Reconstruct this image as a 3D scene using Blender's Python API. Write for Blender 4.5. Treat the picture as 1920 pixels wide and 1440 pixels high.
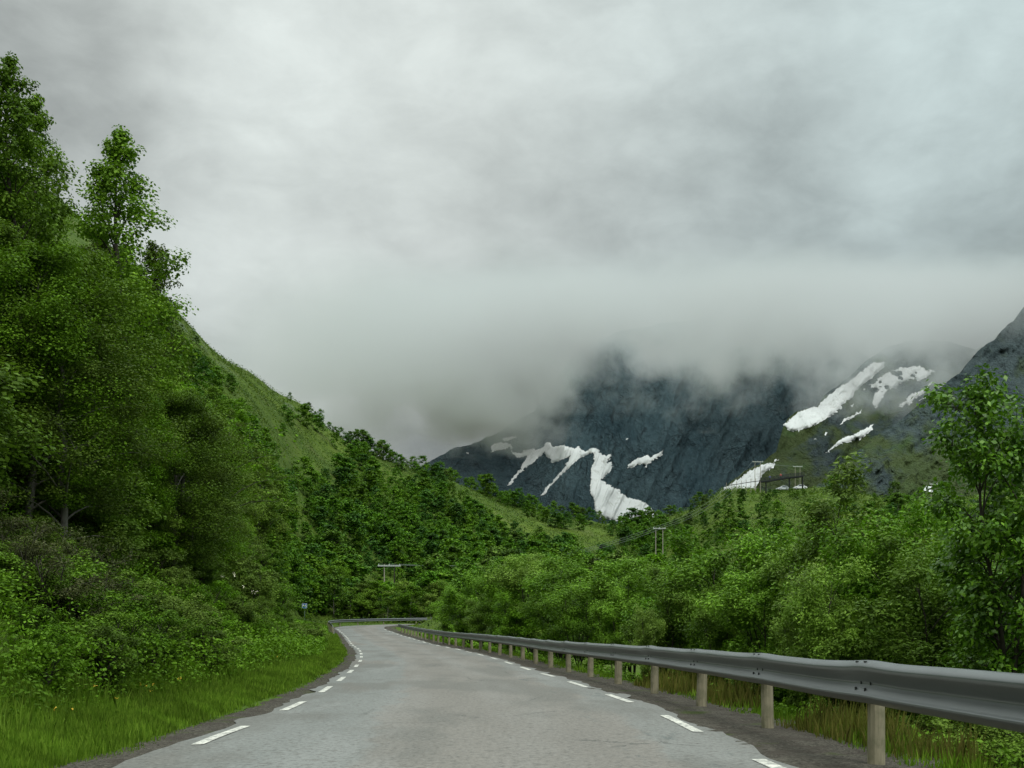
import bpy, math, random
import numpy as np

# ------------------------------------------------------------------ camera, sky, sun, exposure
for o in list(bpy.data.objects):
    bpy.data.objects.remove(o)
SC = bpy.context.scene
COL = SC.collection
F, CU, HV, CH = 2000.0, 960.0, 1187.0, 1.15          # focal length in photo pixels, centre column, horizon row, eye height
cam_d = bpy.data.cameras.new("camera")
cam_d.sensor_width = 36.0
cam_d.lens = 36.0 * F / 1920.0
cam_d.shift_y = (HV - 720.0) / 1920.0
cam_d.clip_start = 0.1
cam_d.clip_end = 12000.0
cam = bpy.data.objects.new("camera", cam_d)
COL.objects.link(cam)
cam.location = (0, 0, CH)
cam.rotation_euler = (math.radians(90), 0, 0)
SC.camera = cam

SUN_EL, SUN_AZ = math.radians(52), math.radians(150)   # azimuth clockwise from +Y: behind the camera, to the right
EXPOSURE = 0.0
SC.view_settings.view_transform = 'Standard'
SC.view_settings.look = 'None'
SC.view_settings.exposure = EXPOSURE
SC.view_settings.gamma = 1.0
SC.render.engine = 'CYCLES'
cy = SC.cycles
cy.max_bounces = 6
cy.diffuse_bounces = 2
cy.glossy_bounces = 2
cy.transmission_bounces = 3
cy.transparent_max_bounces = 8
cy.volume_bounces = 4
cy.sample_clamp_indirect = 6.0
cy.volume_step_rate = 0.28
cy.volume_max_steps = 96
try:
    cy.use_denoising = True
    cy.denoiser = 'OPENIMAGEDENOISE'
    cy.denoising_input_passes = 'RGB_ALBEDO_NORMAL'
except Exception:
    pass


def sky_dir(u, v):
    d = np.array([(u - CU) / F, 1.0, (HV - v) / F])
    return tuple(d / np.linalg.norm(d))


class NT:
    """small helper round a node tree"""
    def __init__(self, tree):
        self.t = tree
        tree.nodes.clear()

    def n(self, kind, **props):
        nd = self.t.nodes.new(kind)
        ins = props.pop('ins', {})
        for k, val in props.items():
            setattr(nd, k, val)
        for k, val in ins.items():
            self.set(nd.inputs[k], val)
        return nd

    def set(self, sock, val):
        if isinstance(val, bpy.types.NodeSocket):
            self.t.links.new(val, sock)
        elif isinstance(val, bpy.types.Node):
            self.t.links.new(val.outputs[0], sock)
        else:
            if sock.type == 'RGBA' and len(val) == 3:
                val = (*val, 1.0)
            sock.default_value = val

    def math(self, op, a, b=None, c=None, clamp=False):
        nd = self.t.nodes.new('ShaderNodeMath')
        nd.operation = op
        nd.use_clamp = clamp
        self.set(nd.inputs[0], a)
        if b is not None:
            self.set(nd.inputs[1], b)
        if c is not None:
            self.set(nd.inputs[2], c)
        return nd.outputs[0]

    def rng(self, v, a, b, c=0.0, d=1.0, smooth=True):
        nd = self.t.nodes.new('ShaderNodeMapRange')
        nd.interpolation_type = 'SMOOTHSTEP' if smooth else 'LINEAR'
        for i, x in enumerate((v, a, b, c, d)):
            self.set(nd.inputs[i], x)
        return nd.outputs[0]

    def mix(self, f, a, b, blend='MIX'):
        nd = self.t.nodes.new('ShaderNodeMix')
        nd.data_type = 'RGBA'
        nd.blend_type = blend
        self.set(nd.inputs[0], f)
        self.set(nd.inputs[6], a)
        self.set(nd.inputs[7], b)
        return nd.outputs[2]

    def noise(self, vec, scale, detail=4.0, rough=0.55, distort=0.0):
        nd = self.n('ShaderNodeTexNoise', ins={'Scale': scale, 'Detail': detail, 'Roughness': rough, 'Distortion': distort})
        if vec is not None:
            self.set(nd.inputs['Vector'], vec)
        return nd.outputs['Fac']

    def mapping(self, vec, scale=(1, 1, 1), loc=(0, 0, 0), rot=(0, 0, 0)):
        nd = self.n('ShaderNodeMapping')
        self.set(nd.inputs['Vector'], vec)
        nd.inputs['Scale'].default_value = scale
        nd.inputs['Location'].default_value = loc
        nd.inputs['Rotation'].default_value = rot
        return nd.outputs[0]


def build_world():
    w = bpy.data.worlds.new("World")
    SC.world = w
    w.use_nodes = True
    T = NT(w.node_tree)
    tc = T.n('ShaderNodeTexCoord')
    vec = tc.outputs['Generated']
    nrm = T.n('ShaderNodeVectorMath', operation='NORMALIZE', ins={0: vec}).outputs[0]
    sep = T.n('ShaderNodeSeparateXYZ', ins={0: nrm})
    z = sep.outputs[2]
    # overcast: grey low down, far brighter towards the zenith
    base = T.math('ADD', T.rng(z, 0.10, 0.36, 0.35, 0.52), T.rng(z, 0.36, 0.52, 0.0, 0.15))
    zen = T.rng(z, 0.50, 0.95, 0.0, 2.1)
    lum = T.math('ADD', base, zen)
    lobes = [(560, 180, .22, 0.13), (420, 470, .16, 0.12), (830, 420, .18, 0.07), (1740, 330, .05, 0.09), (1820, 60, .12, 0.08),
             (1250, 130, .10, .05), (20, 40, .12, -0.34), (260, 130, .045, -.10), (1330, 330, .10, -0.04), (980, 640, .10, -0.03),
             (850, 810, .08, -0.11), (1600, 470, .13, -0.02), (700, 560, .10, 0.03), (1150, 430, .05, 0.05), (640, 340, .03, -.04)]
    dn = T.noise(T.mapping(nrm, (1.0, 1.0, 1.5)), 5.0, 4, .55)
    wob = T.n('ShaderNodeVectorMath', operation='MULTIPLY_ADD',
              ins={0: T.n('ShaderNodeTexNoise', ins={'Vector': nrm, 'Scale': 6.0, 'Detail': 3.0}).outputs['Color'],
                   1: (.16, .16, .16), 2: nrm}).outputs[0]
    wob = T.n('ShaderNodeVectorMath', operation='SUBTRACT', ins={0: wob, 1: (.08, .08, .08)}).outputs[0]
    for (u, v, r, a) in lobes:
        ds = T.n('ShaderNodeVectorMath', operation='DISTANCE', ins={0: wob, 1: sky_dir(u, v)}).outputs[1]
        lum = T.math('ADD', lum, T.rng(ds, 0.0, r * 1.7, a * .85, 0.0))
    n1 = T.noise(T.mapping(nrm, (1.0, 1.0, 1.7)), 6.0, 6, .58, .25)
    n2 = T.noise(T.mapping(nrm, (1.0, 1.0, 2.0), (3, 1, 2)), 15.0, 6, .58, .35)
    lum = T.math('ADD', lum, T.math('MULTIPLY', T.math('SUBTRACT', n1, 0.5), 0.46))
    lum = T.math('ADD', lum, T.math('MULTIPLY', T.math('SUBTRACT', n2, 0.5), 0.26))
    lum = T.math('MAXIMUM', lum, 0.12)
    cool = T.rng(sep.outputs[0], -0.1, 0.4, 0.0, 1.0)
    tint = T.mix(cool, (0.925, 1.0, 0.965), (0.845, 1.0, 0.995))
    col = T.n('ShaderNodeVectorMath', operation='SCALE', ins={0: tint, 'Scale': lum}).outputs[0]
    cloud = T.n('ShaderNodeBackground', ins={'Color': col, 'Strength': 1.0})
    sky = T.n('ShaderNodeTexSky', sky_type='NISHITA')
    sky.sun_disc = False
    sky.sun_elevation = SUN_EL
    sky.sun_rotation = SUN_AZ
    blue = T.n('ShaderNodeBackground', ins={'Color': sky, 'Strength': 0.08})
    mx = T.n('ShaderNodeMixShader', ins={0: 0.94, 1: blue.outputs[0], 2: cloud.outputs[0]})
    out = T.n('ShaderNodeOutputWorld')
    T.set(out.inputs['Surface'], mx.outputs[0])
    w.cycles.sampling_method = 'MANUAL'
    w.cycles.sample_map_resolution = 512


build_world()
sun_d = bpy.data.lights.new("sun", 'SUN')
sun_d.energy = 1.9
sun_d.angle = math.radians(18)
sun_d.color = (1.0, 0.97, 0.92)
sun = bpy.data.objects.new("sun", sun_d)
COL.objects.link(sun)
sun.rotation_euler = (math.pi / 2 - SUN_EL, 0, math.pi - SUN_AZ)
sun.location = (0, 0, 60)

# ------------------------------------------------------------------ helpers
R = np.random.default_rng(7)
PY = random.Random(11)


def tag(o, label=None, cat=None, group=None, kind=None):
    if label:
        o['label'] = label
    if cat:
        o['category'] = cat
    if group:
        o['group'] = group
    if kind:
        o['kind'] = kind
    return o


def link(name, data, parent=None):
    o = bpy.data.objects.new(name, data)
    COL.objects.link(o)
    if parent is not None:
        o.parent = parent
    return o


def empty(name, loc=(0, 0, 0), rz=0.0):
    o = link(name, None)
    o.empty_display_size = 0.3
    o.location = loc
    o.rotation_euler = (0, 0, rz)
    return o


def mesh_np(name, verts, faces, mat=None, uv=None, smooth=False):
    """faces: list of (M,k) int arrays"""
    verts = np.asarray(verts, dtype=np.float32).reshape(-1, 3)
    if not isinstance(faces, (list, tuple)):
        faces = [faces]
    faces = [np.asarray(f, dtype=np.int32) for f in faces if len(f)]
    me = bpy.data.meshes.new(name)
    me.vertices.add(len(verts))
    me.vertices.foreach_set('co', verts.ravel())
    nl = sum(f.size for f in faces)
    npoly = sum(len(f) for f in faces)
    me.loops.add(nl)
    idx = np.concatenate([f.ravel() for f in faces])
    me.loops.foreach_set('vertex_index', idx)
    tot = np.concatenate([np.full(len(f), f.shape[1], dtype=np.int32) for f in faces])
    start = np.concatenate([[0], np.cumsum(tot)[:-1]]).astype(np.int32)
    me.polygons.add(npoly)
    me.polygons.foreach_set('loop_start', start)
    me.polygons.foreach_set('loop_total', tot)
    if uv is not None:
        lay = me.uv_layers.new(name='UVMap')
        lay.data.foreach_set('uv', np.asarray(uv, dtype=np.float32)[idx].ravel())
    if smooth:
        me.polygons.foreach_set('use_smooth', np.ones(npoly, dtype=bool))
    me.update(calc_edges=True)
    if mat:
        me.materials.append(mat)
    return me


def grid_faces(nr, nc):
    a = np.arange(nr * nc).reshape(nr, nc)
    return np.stack([a[:-1, :-1], a[:-1, 1:], a[1:, 1:], a[1:, :-1]], -1).reshape(-1, 4)


class MB:
    """collects quads, boxes and tubes for one mesh"""
    def __init__(self):
        self.v, self.f, self.n = [], [], 0

    def add(self, v, f):
        v = np.asarray(v, float).reshape(-1, 3)
        self.v.append(v)
        for q in f:
            self.f.append([i + self.n for i in q])
        self.n += len(v)

    def box(self, c, s, rz=0.0, taper=1.0):
        x, y, z = np.array(s) / 2.0
        p = np.array([[sx * x * (taper if sz > 0 else 1), sy * y * (taper if sz > 0 else 1), sz * z]
                      for sz in (-1, 1) for sx, sy in ((-1, -1), (1, -1), (1, 1), (-1, 1))])
        cs, sn = math.cos(rz), math.sin(rz)
        q = p.copy()
        q[:, 0] = p[:, 0] * cs - p[:, 1] * sn
        q[:, 1] = p[:, 0] * sn + p[:, 1] * cs
        self.add(q + np.array(c), [(3, 2, 1, 0), (4, 5, 6, 7), (0, 1, 5, 4), (1, 2, 6, 5), (2, 3, 7, 6), (3, 0, 4, 7)])

    def tube(self, pts, rad, n=6, cap=True):
        pts = np.asarray(pts, float)
        rad = np.broadcast_to(np.asarray(rad, float), (len(pts),))
        tan = np.gradient(pts, axis=0)
        tan /= np.linalg.norm(tan, axis=1)[:, None] + 1e-9
        ref = np.array([0, 0, 1.0]) if abs(tan[0][2]) < .8 else np.array([1.0, 0, 0])
        vs = []
        for i in range(len(pts)):
            a = np.cross(tan[i], ref)
            a /= np.linalg.norm(a) + 1e-9
            b = np.cross(tan[i], a)
            th = np.arange(n) * 2 * math.pi / n
            vs.append(pts[i] + rad[i] * (np.cos(th)[:, None] * a + np.sin(th)[:, None] * b))
        fs = []
        for i in range(len(pts) - 1):
            for k in range(n):
                fs.append((i * n + k, i * n + (k + 1) % n, (i + 1) * n + (k + 1) % n, (i + 1) * n + k))
        if cap:
            fs.append(tuple(range(n))[::-1])
            fs.append(tuple((len(pts) - 1) * n + k for k in range(n)))
        self.add(np.concatenate(vs), fs)

    def mesh(self, name, mat=None, smooth=False):
        me = bpy.data.meshes.new(name)
        me.from_pydata(np.concatenate(self.v).tolist(), [], self.f)
        if mat:
            me.materials.append(mat)
        if smooth:
            me.polygons.foreach_set('use_smooth', np.ones(len(me.polygons), dtype=bool))
        me.update()
        return me

    def build(self, name, mat, parent=None, smooth=False):
        return link(name, self.mesh(name, mat, smooth), parent)


def _h(ix, iy, seed):
    n = (ix.astype(np.int64) * 374761393 + iy.astype(np.int64) * 668265263 + seed * 1442695041) & 0x7fffffff
    n = ((n ^ (n >> 13)) * 1274126177) & 0x7fffffff
    n = (n ^ (n >> 16)) & 0x7fffffff
    return n / float(0x7fffffff)


def vnoise(x, y, seed=0):
    x = np.asarray(x, float)
    y = np.asarray(y, float)
    ix, iy = np.floor(x), np.floor(y)
    fx, fy = x - ix, y - iy
    fx, fy = fx * fx * fx * (fx * (fx * 6 - 15) + 10), fy * fy * fy * (fy * (fy * 6 - 15) + 10)
    ix, iy = ix.astype(np.int64), iy.astype(np.int64)
    a, b = _h(ix, iy, seed), _h(ix + 1, iy, seed)
    c, d = _h(ix, iy + 1, seed), _h(ix + 1, iy + 1, seed)
    return (a * (1 - fx) + b * fx) * (1 - fy) + (c * (1 - fx) + d * fx) * fy


def fbm(x, y, seed=0, oct=4, gain=.5):
    s, amp, tot = 0.0, 1.0, 0.0
    for k in range(oct):
        s = s + amp * (vnoise(np.asarray(x) * 2 ** k, np.asarray(y) * 2 ** k, seed + k * 17) * 2 - 1)
        tot += amp
        amp *= gain
    return s / tot


def sstep(a, b, x):
    t = np.clip((np.asarray(x, float) - a) / (b - a), 0, 1)
    return t * t * (3 - 2 * t)


def px(u, v, d):
    """the point seen at photo pixel u, v at distance d"""
    return ((u - CU) * d / F, d, CH + (HV - v) * d / F)


def to_px(x, y, z):
    return CU + F * x / y, HV - F * (z - CH) / y


# ------------------------------------------------------------------ materials
def material(name):
    m = bpy.data.materials.new(name)
    m.use_nodes = True
    return m, NT(m.node_tree)


def finish(T, shader, volume=None):
    out = T.n('ShaderNodeOutputMaterial')
    if shader is not None:
        T.set(out.inputs['Surface'], shader)
    if volume is not None:
        T.set(out.inputs['Volume'], volume)


def principled(T, col, rough=.8, spec=.3, metal=0.0, normal=None):
    p = T.n('ShaderNodeBsdfPrincipled', ins={'Base Color': col, 'Roughness': rough, 'Specular IOR Level': spec, 'Metallic': metal})
    if normal is not None:
        T.set(p.inputs['Normal'], normal)
    return p


def bump(T, h, strength, dist):
    return T.n('ShaderNodeBump', ins={'Height': h, 'Strength': strength, 'Distance': dist}).outputs[0]


def leaf_mat(name, dark, mid, light, transl=.24, spec=.08, rough=.6, objvar=.38, clump=.9):
    m, T = material(name)
    geo = T.n('ShaderNodeNewGeometry')
    oi = T.n('ShaderNodeObjectInfo')
    r = geo.outputs['Random Per Island']
    a = T.mix(T.rng(r, 0.0, .6, smooth=False), dark, mid)
    c = T.mix(T.rng(r, .55, 1.0, smooth=False), a, light)
    k = T.rng(oi.outputs['Random'], 0, 1, 1 - objvar, 1 + objvar, smooth=False)
    tc = T.n('ShaderNodeTexCoord').outputs['Object']
    k = T.math('MULTIPLY', k, T.rng(T.noise(tc, clump, 2), .30, .70, .68, 1.34))
    c = T.n('ShaderNodeVectorMath', operation='SCALE', ins={0: c, 'Scale': k}).outputs[0]
    r2 = T.math('FRACT', T.math('MULTIPLY', oi.outputs['Random'], 7.31))
    c = T.n('ShaderNodeHueSaturation', ins={'Color': c, 'Hue': T.rng(r2, 0, 1, .485, .512, smooth=False),
                                            'Saturation': T.rng(r2, 0, 1, .92, 1.06, smooth=False)}).outputs[0]
    p = principled(T, c, rough, spec)
    tr = T.n('ShaderNodeBsdfTranslucent', ins={'Color': T.mix(.5, c, T.mix(1.0, c, (1.25, 1.35, .5), 'MULTIPLY'))})
    finish(T, T.n('ShaderNodeMixShader', ins={0: transl, 1: p.outputs[0], 2: tr.outputs[0]}).outputs[0])
    return m


M = {}
M['birch'] = leaf_mat('birch_leaves', (.062, .126, .007), (.092, .176, .012), (.134, .236, .018), objvar=.45)
M['birch_far'] = leaf_mat('distant_leaves', (.038, .084, .008), (.064, .132, .012), (.106, .194, .020), transl=.25, spec=.1, objvar=.4)
M['willow'] = leaf_mat('willow_leaves', (.074, .158, .009), (.108, .214, .016), (.165, .290, .032), spec=.10, rough=.5, objvar=.28)
M['alder'] = leaf_mat('broad_leaves', (.042, .102, .007), (.076, .160, .011), (.132, .245, .022), spec=.25, rough=.4, objvar=.1)
M['shrub'] = leaf_mat('shrub_leaves', (.060, .122, .008), (.086, .163, .013), (.118, .208, .020), objvar=.4)
M['grass'] = leaf_mat('grass_blades', (.068, .132, .010), (.102, .186, .015), (.155, .245, .028), transl=.4, objvar=.05, clump=1.3)
M['drygrass'] = leaf_mat('dry_grass_blades', (.078, .105, .014), (.112, .125, .020), (.145, .135, .030), transl=.35, objvar=.05)
M['moor'] = leaf_mat('hill_grass_tufts', (.050, .092, .010), (.078, .128, .014), (.112, .168, .022), transl=.3, objvar=.05)
M['scrub'] = leaf_mat('brown_scrub_leaves', (.040, .052, .018), (.062, .078, .024), (.085, .100, .030), transl=.25, objvar=.2)


def plain(name, col, rough=.7, spec=.3, metal=0.0, var=.25, scale=6.0, bmp=0.0):
    m, T = material(name)
    tc = T.n('ShaderNodeTexCoord')
    n = T.noise(tc.outputs['Object'], scale, 5)
    c = T.mix(n, tuple(x * (1 - var) for x in col), tuple(x * (1 + var) for x in col))
    finish(T, principled(T, c, rough, spec, metal, bump(T, n, bmp, .02) if bmp else None).outputs[0])
    return m


M['bark'] = plain('dark_bark', (.045, .040, .032), .9, .15, scale=9, var=.5, bmp=.5)
M['bark_pale'] = plain('pale_birch_bark', (.13, .125, .105), .85, .15, scale=7, var=.55, bmp=.4)
M['petal_pink'] = plain('pink_petals', (.50, .06, .20), .6)
M['petal_yellow'] = plain('yellow_petals', (.62, .40, .03), .6)
M['petal_white'] = plain('cream_petals', (.62, .60, .45), .7)
M['sign_blue'] = plain('sign_blue_paint', (.012, .11, .36), .45, .5, var=.06)
M['sign_white'] = plain('sign_white_paint', (.72, .74, .75), .5, .4, var=.04)
M['grey_pipe'] = plain('galvanised_pipe', (.16, .22, .20), .5, .5, .4, var=.15)
M['pole_wood'] = plain('grey_pole_wood', (.30, .28, .23), .85, .2, scale=3, var=.2)
M['pole_arm'] = plain('pale_crossarm', (.46, .50, .47), .7, .3, var=.15)
M['wire'] = plain('wire_metal', (.10, .12, .10), .6, .4, .3, var=.1)
M['dark_steel'] = plain('dark_tarred_timber', (.018, .022, .024), .75, .3, var=.2)
M['car_white'] = plain('white_car_paint', (.70, .72, .73), .3, .5, var=.03)
M['car_silver'] = plain('silver_car_paint', (.46, .49, .51), .3, .5, .2, var=.03)
M['car_glass'] = plain('car_window_glass', (.03, .045, .05), .12, .6, var=.1)
M['tyre'] = plain('tyre_rubber', (.02, .02, .02), .8, .2, var=.2)
M['cloth_blue'] = plain('blue_jacket', (.02, .09, .32), .8, var=.15)
M['cloth_red'] = plain('red_jacket', (.40, .03, .03), .8, var=.15)
M['cloth_dark'] = plain('dark_trousers', (.03, .035, .045), .85, var=.2)
M['skin'] = plain('skin', (.42, .26, .19), .6, var=.08)
M['hair'] = plain('dark_hair', (.03, .02, .015), .7, var=.2)
M['bolt'] = plain('dark_bolt_hole', (.012, .014, .014), .6, var=.2)
M['rock_small'] = plain('hill_rock', (.12, .14, .14), .9, .2, scale=.6, var=.45, bmp=.6)


def mat_ground():
    m, T = material('valley_ground')
    geo = T.n('ShaderNodeNewGeometry')
    P = geo.outputs['Position']
    n1 = T.noise(P, .02, 5, .6)
    n2 = T.noise(P, .35, 5, .6)
    n3 = T.noise(P, 4.0, 4, .6)
    g = T.mix(T.rng(n1, .38, .66), (.056, .094, .011), (.094, .138, .016))
    g = T.mix(T.rng(n2, .42, .75), g, (.040, .072, .010))
    g = T.mix(T.rng(T.noise(P, .11, 5, .65), .52, .66), g, (.082, .105, .024))
    g = T.mix(T.math('MULTIPLY', n3, .35), g, (.022, .055, .010))
    # grey rock outcrops on the steep upper slope
    sp = T.n('ShaderNodeSeparateXYZ', ins={0: P})
    rn = T.noise(T.mapping(P, (1, 1, 2.2)), .05, 6, .65)
    up = T.rng(sp.outputs[2], 55, 95)
    rk = T.math('MULTIPLY', T.rng(rn, .55, .59), up)
    g = T.mix(rk, g, T.mix(n2, (.07, .085, .085), (.16, .18, .17)))
    b = bump(T, T.math('ADD', T.math('MULTIPLY', n2, 1.0), T.math('MULTIPLY', n3, .15)), .7, .6)
    finish(T, principled(T, g, .95, .1, normal=b).outputs[0])
    return m


def mat_road():
    m, T = material('worn_asphalt')
    uv = T.n('ShaderNodeUVMap').outputs[0]
    sp = T.n('ShaderNodeSeparateXYZ', ins={0: uv})
    s, l = sp.outputs[0], sp.outputs[1]
    geo = T.n('ShaderNodeNewGeometry')
    P = geo.outputs['Position']
    lng = T.mapping(uv, (1.0, .16, 1))
    w1 = T.noise(lng, .9, 5, .6)
    w2 = T.noise(T.mapping(uv, (1.0, .45, 1), (4, 9, 0)), .55, 6, .65)
    fine = T.noise(P, 38.0, 3, .6)
    mid = T.noise(P, 7.0, 5, .65)
    # warm worn middle, cooler resurfaced strips along both edges
    sw = T.math('ADD', s, T.math('MULTIPLY', T.math('SUBTRACT', w2, .5), 1.8))
    left = T.rng(sw, -1.05, -1.30)
    right = T.rng(sw, 1.95, 2.2)
    cool = T.math('MAXIMUM', left, T.math('MULTIPLY', right, .8))
    gap = T.rng(T.noise(T.mapping(uv, (.5, .1, 1), (1, 3, 0)), .8, 3), .36, .43)
    cool = T.math('MULTIPLY', cool, gap)
    warm = T.mix(w1, (.118, .107, .092), (.196, .182, .160))
    cold = T.mix(w1, (.118, .130, .123), (.188, .202, .192))
    c = T.mix(T.math('MULTIPLY', cool, .8), warm, cold)
    # long pale patches
    pale = T.rng(T.noise(T.mapping(uv, (.8, .12, 1), (2, 7, 0)), .7, 4), .55, .66)
    c = T.mix(T.math('MULTIPLY', pale, .5), c, (.215, .22, .208))
    # dark scuffs, tar streaks and cracks
    st = T.noise(T.mapping(uv, (1.0, .22, 1), (7, 2, 0), (0, 0, .06)), 2.2, 7, .72)
    edge = T.rng(T.math('ABSOLUTE', T.math('SUBTRACT', s, 2.0)), .2, 1.1, 1.0, .0)
    thr = T.math('SUBTRACT', .66, T.math('MULTIPLY', edge, .11))
    scuff = T.rng(st, thr, T.math('ADD', thr, .10))
    c = T.mix(T.math('MULTIPLY', scuff, .8), c, (.055, .072, .070))
    big = T.noise(T.mapping(uv, (1.0, .35, 1), (11, 4, 0)), .45, 4, .6)
    c = T.mix(T.math('MULTIPLY', T.rng(big, .47, .60), .68), c, (.098, .096, .084))
    trk = T.math('MAXIMUM', T.rng(T.math('ABSOLUTE', T.math('ADD', s, 1.0)), .15, .6, 1, 0), T.rng(T.math('ABSOLUTE', T.math('SUBTRACT', s, .75)), .15, .6, 1, 0))
    c = T.mix(T.math('MULTIPLY', trk, T.rng(w1, .35, .65, .05, .40)), c, (.215, .212, .198))
    crk = T.n('ShaderNodeTexVoronoi', feature='DISTANCE_TO_EDGE', ins={'Vector': T.mapping(P, (.5, .33, .5)), 'Scale': 1.0})
    cw = T.math('ADD', crk.outputs[0], T.math('MULTIPLY', T.math('SUBTRACT', mid, .5), .16))
    crack = T.math('MULTIPLY', T.rng(T.math('ABSOLUTE', cw), .004, .014, 1, 0), T.rng(T.noise(P, .25, 3), .52, .60))
    c = T.mix(T.math('MULTIPLY', crack, .8), c, (.045, .045, .04))
    dk = T.rng(mid, .52, .68)
    c = T.mix(T.math('MULTIPLY', dk, .78), c, (.075, .070, .060))
    grit = T.noise(T.mapping(uv, (1.0, .7, 1), (3, 5, 0)), 17.0, 6, .8)
    c = T.mix(T.math('MULTIPLY', T.rng(grit, .50, .62), .72), c, (.060, .060, .054))
    c = T.mix(T.math('MULTIPLY', T.rng(grit, .46, .34), .35), c, (.30, .30, .28))
    c = T.mix(T.math('MULTIPLY', T.rng(fine, .35, .75), .38), c, T.mix(mid, (.09, .09, .085), (.36, .35, .33)))
    h = T.math('ADD', T.math('MULTIPLY', fine, .5), mid)
    finish(T, principled(T, c, .86, .25, normal=bump(T, h, .5, .012)).outputs[0])
    return m


def mat_gravel():
    m, T = material('dark_gravel')
    P = T.n('ShaderNodeNewGeometry').outputs['Position']
    v = T.n('ShaderNodeTexVoronoi', ins={'Vector': P, 'Scale': 34.0})
    n = T.noise(P, 2.5, 5, .6)
    c = T.mix(T.math('MULTIPLY', v.outputs['Color'], 1.0), (.028, .026, .020), (.115, .104, .084))
    c = T.mix(T.rng(n, .4, .7), c, (.050, .042, .034))
    c = T.mix(T.rng(T.noise(P, .9, 4), .58, .7), c, (.05, .065, .02))
    finish(T, principled(T, c, .95, .15, normal=bump(T, T.math('ADD', v.outputs['Distance'], n), 1.0, .03)).outputs[0])
    return m


def mat_line():
    m, T = material('worn_road_paint')
    P = T.n('ShaderNodeNewGeometry').outputs['Position']
    n = T.noise(P, 9.0, 6, .7)
    f = T.noise(P, 45.0, 3, .6)
    w = T.math('ADD', T.math('MULTIPLY', n, .7), T.math('MULTIPLY', f, .3))
    c = T.mix(T.rng(w, .42, .58), (.62, .61, .54), (.24, .24, .22))
    finish(T, principled(T, c, .75, .3).outputs[0])
    return m


def mat_rail():
    m, T = material('galvanised_rail')
    P = T.n('ShaderNodeNewGeometry').outputs['Position']
    n = T.noise(T.mapping(P, (1, 1, 5)), 3.0, 5, .6)
    f = T.noise(P, 30.0, 3, .6)
    c = T.mix(n, (.072, .082, .082), (.12, .132, .132))
    c = T.mix(T.math('MULTIPLY', T.rng(f, .5, .8), .3), c, (.06, .066, .062))
    finish(T, principled(T, c, T.math('ADD', .27, T.math('MULTIPLY', n, .16)), .9, .15, bump(T, n, .08, .02)).outputs[0])
    return m


def mat_post():
    m, T = material('weathered_post_wood')
    tc = T.n('ShaderNodeTexCoord').outputs['Object']
    oi = T.n('ShaderNodeObjectInfo')
    off = T.n('ShaderNodeVectorMath', operation='ADD', ins={0: T.mapping(tc, (1, 1, .12)), 1: T.n('ShaderNodeCombineXYZ', ins={0: T.math('MULTIPLY', oi.outputs['Random'], 40)})}).outputs[0]
    g = T.noise(off, 26.0, 5, .65)
    b = T.noise(tc, 5.0, 4, .6)
    c = T.mix(g, (.11, .10, .062), (.37, .335, .235))
    c = T.mix(T.rng(b, .42, .66), c, (.15, .145, .090))
    c = T.mix(T.rng(g, .64, .72), c, (.12, .11, .085))
    finish(T, principled(T, c, .9, .15, normal=bump(T, g, .5, .01)).outputs[0])
    return m


def mat_snow():
    m, T = material('old_snow')
    P = T.n('ShaderNodeNewGeometry').outputs['Position']
    n = T.noise(P, .03, 5, .6)
    d = T.noise(T.mapping(P, (1.0, 1.0, .25)), .09, 6, .7)
    c = T.mix(n, (.51, .545, .535), (.63, .655, .645))
    c = T.mix(T.rng(d, .52, .72), c, (.36, .38, .35))
    c = T.mix(T.math('MULTIPLY', T.rng(T.noise(P, .35, 5, .7), .55, .7), .35), c, (.30, .32, .30))
    finish(T, principled(T, c, .8, .2, normal=bump(T, d, .5, 2.0)).outputs[0])
    return m


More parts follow.
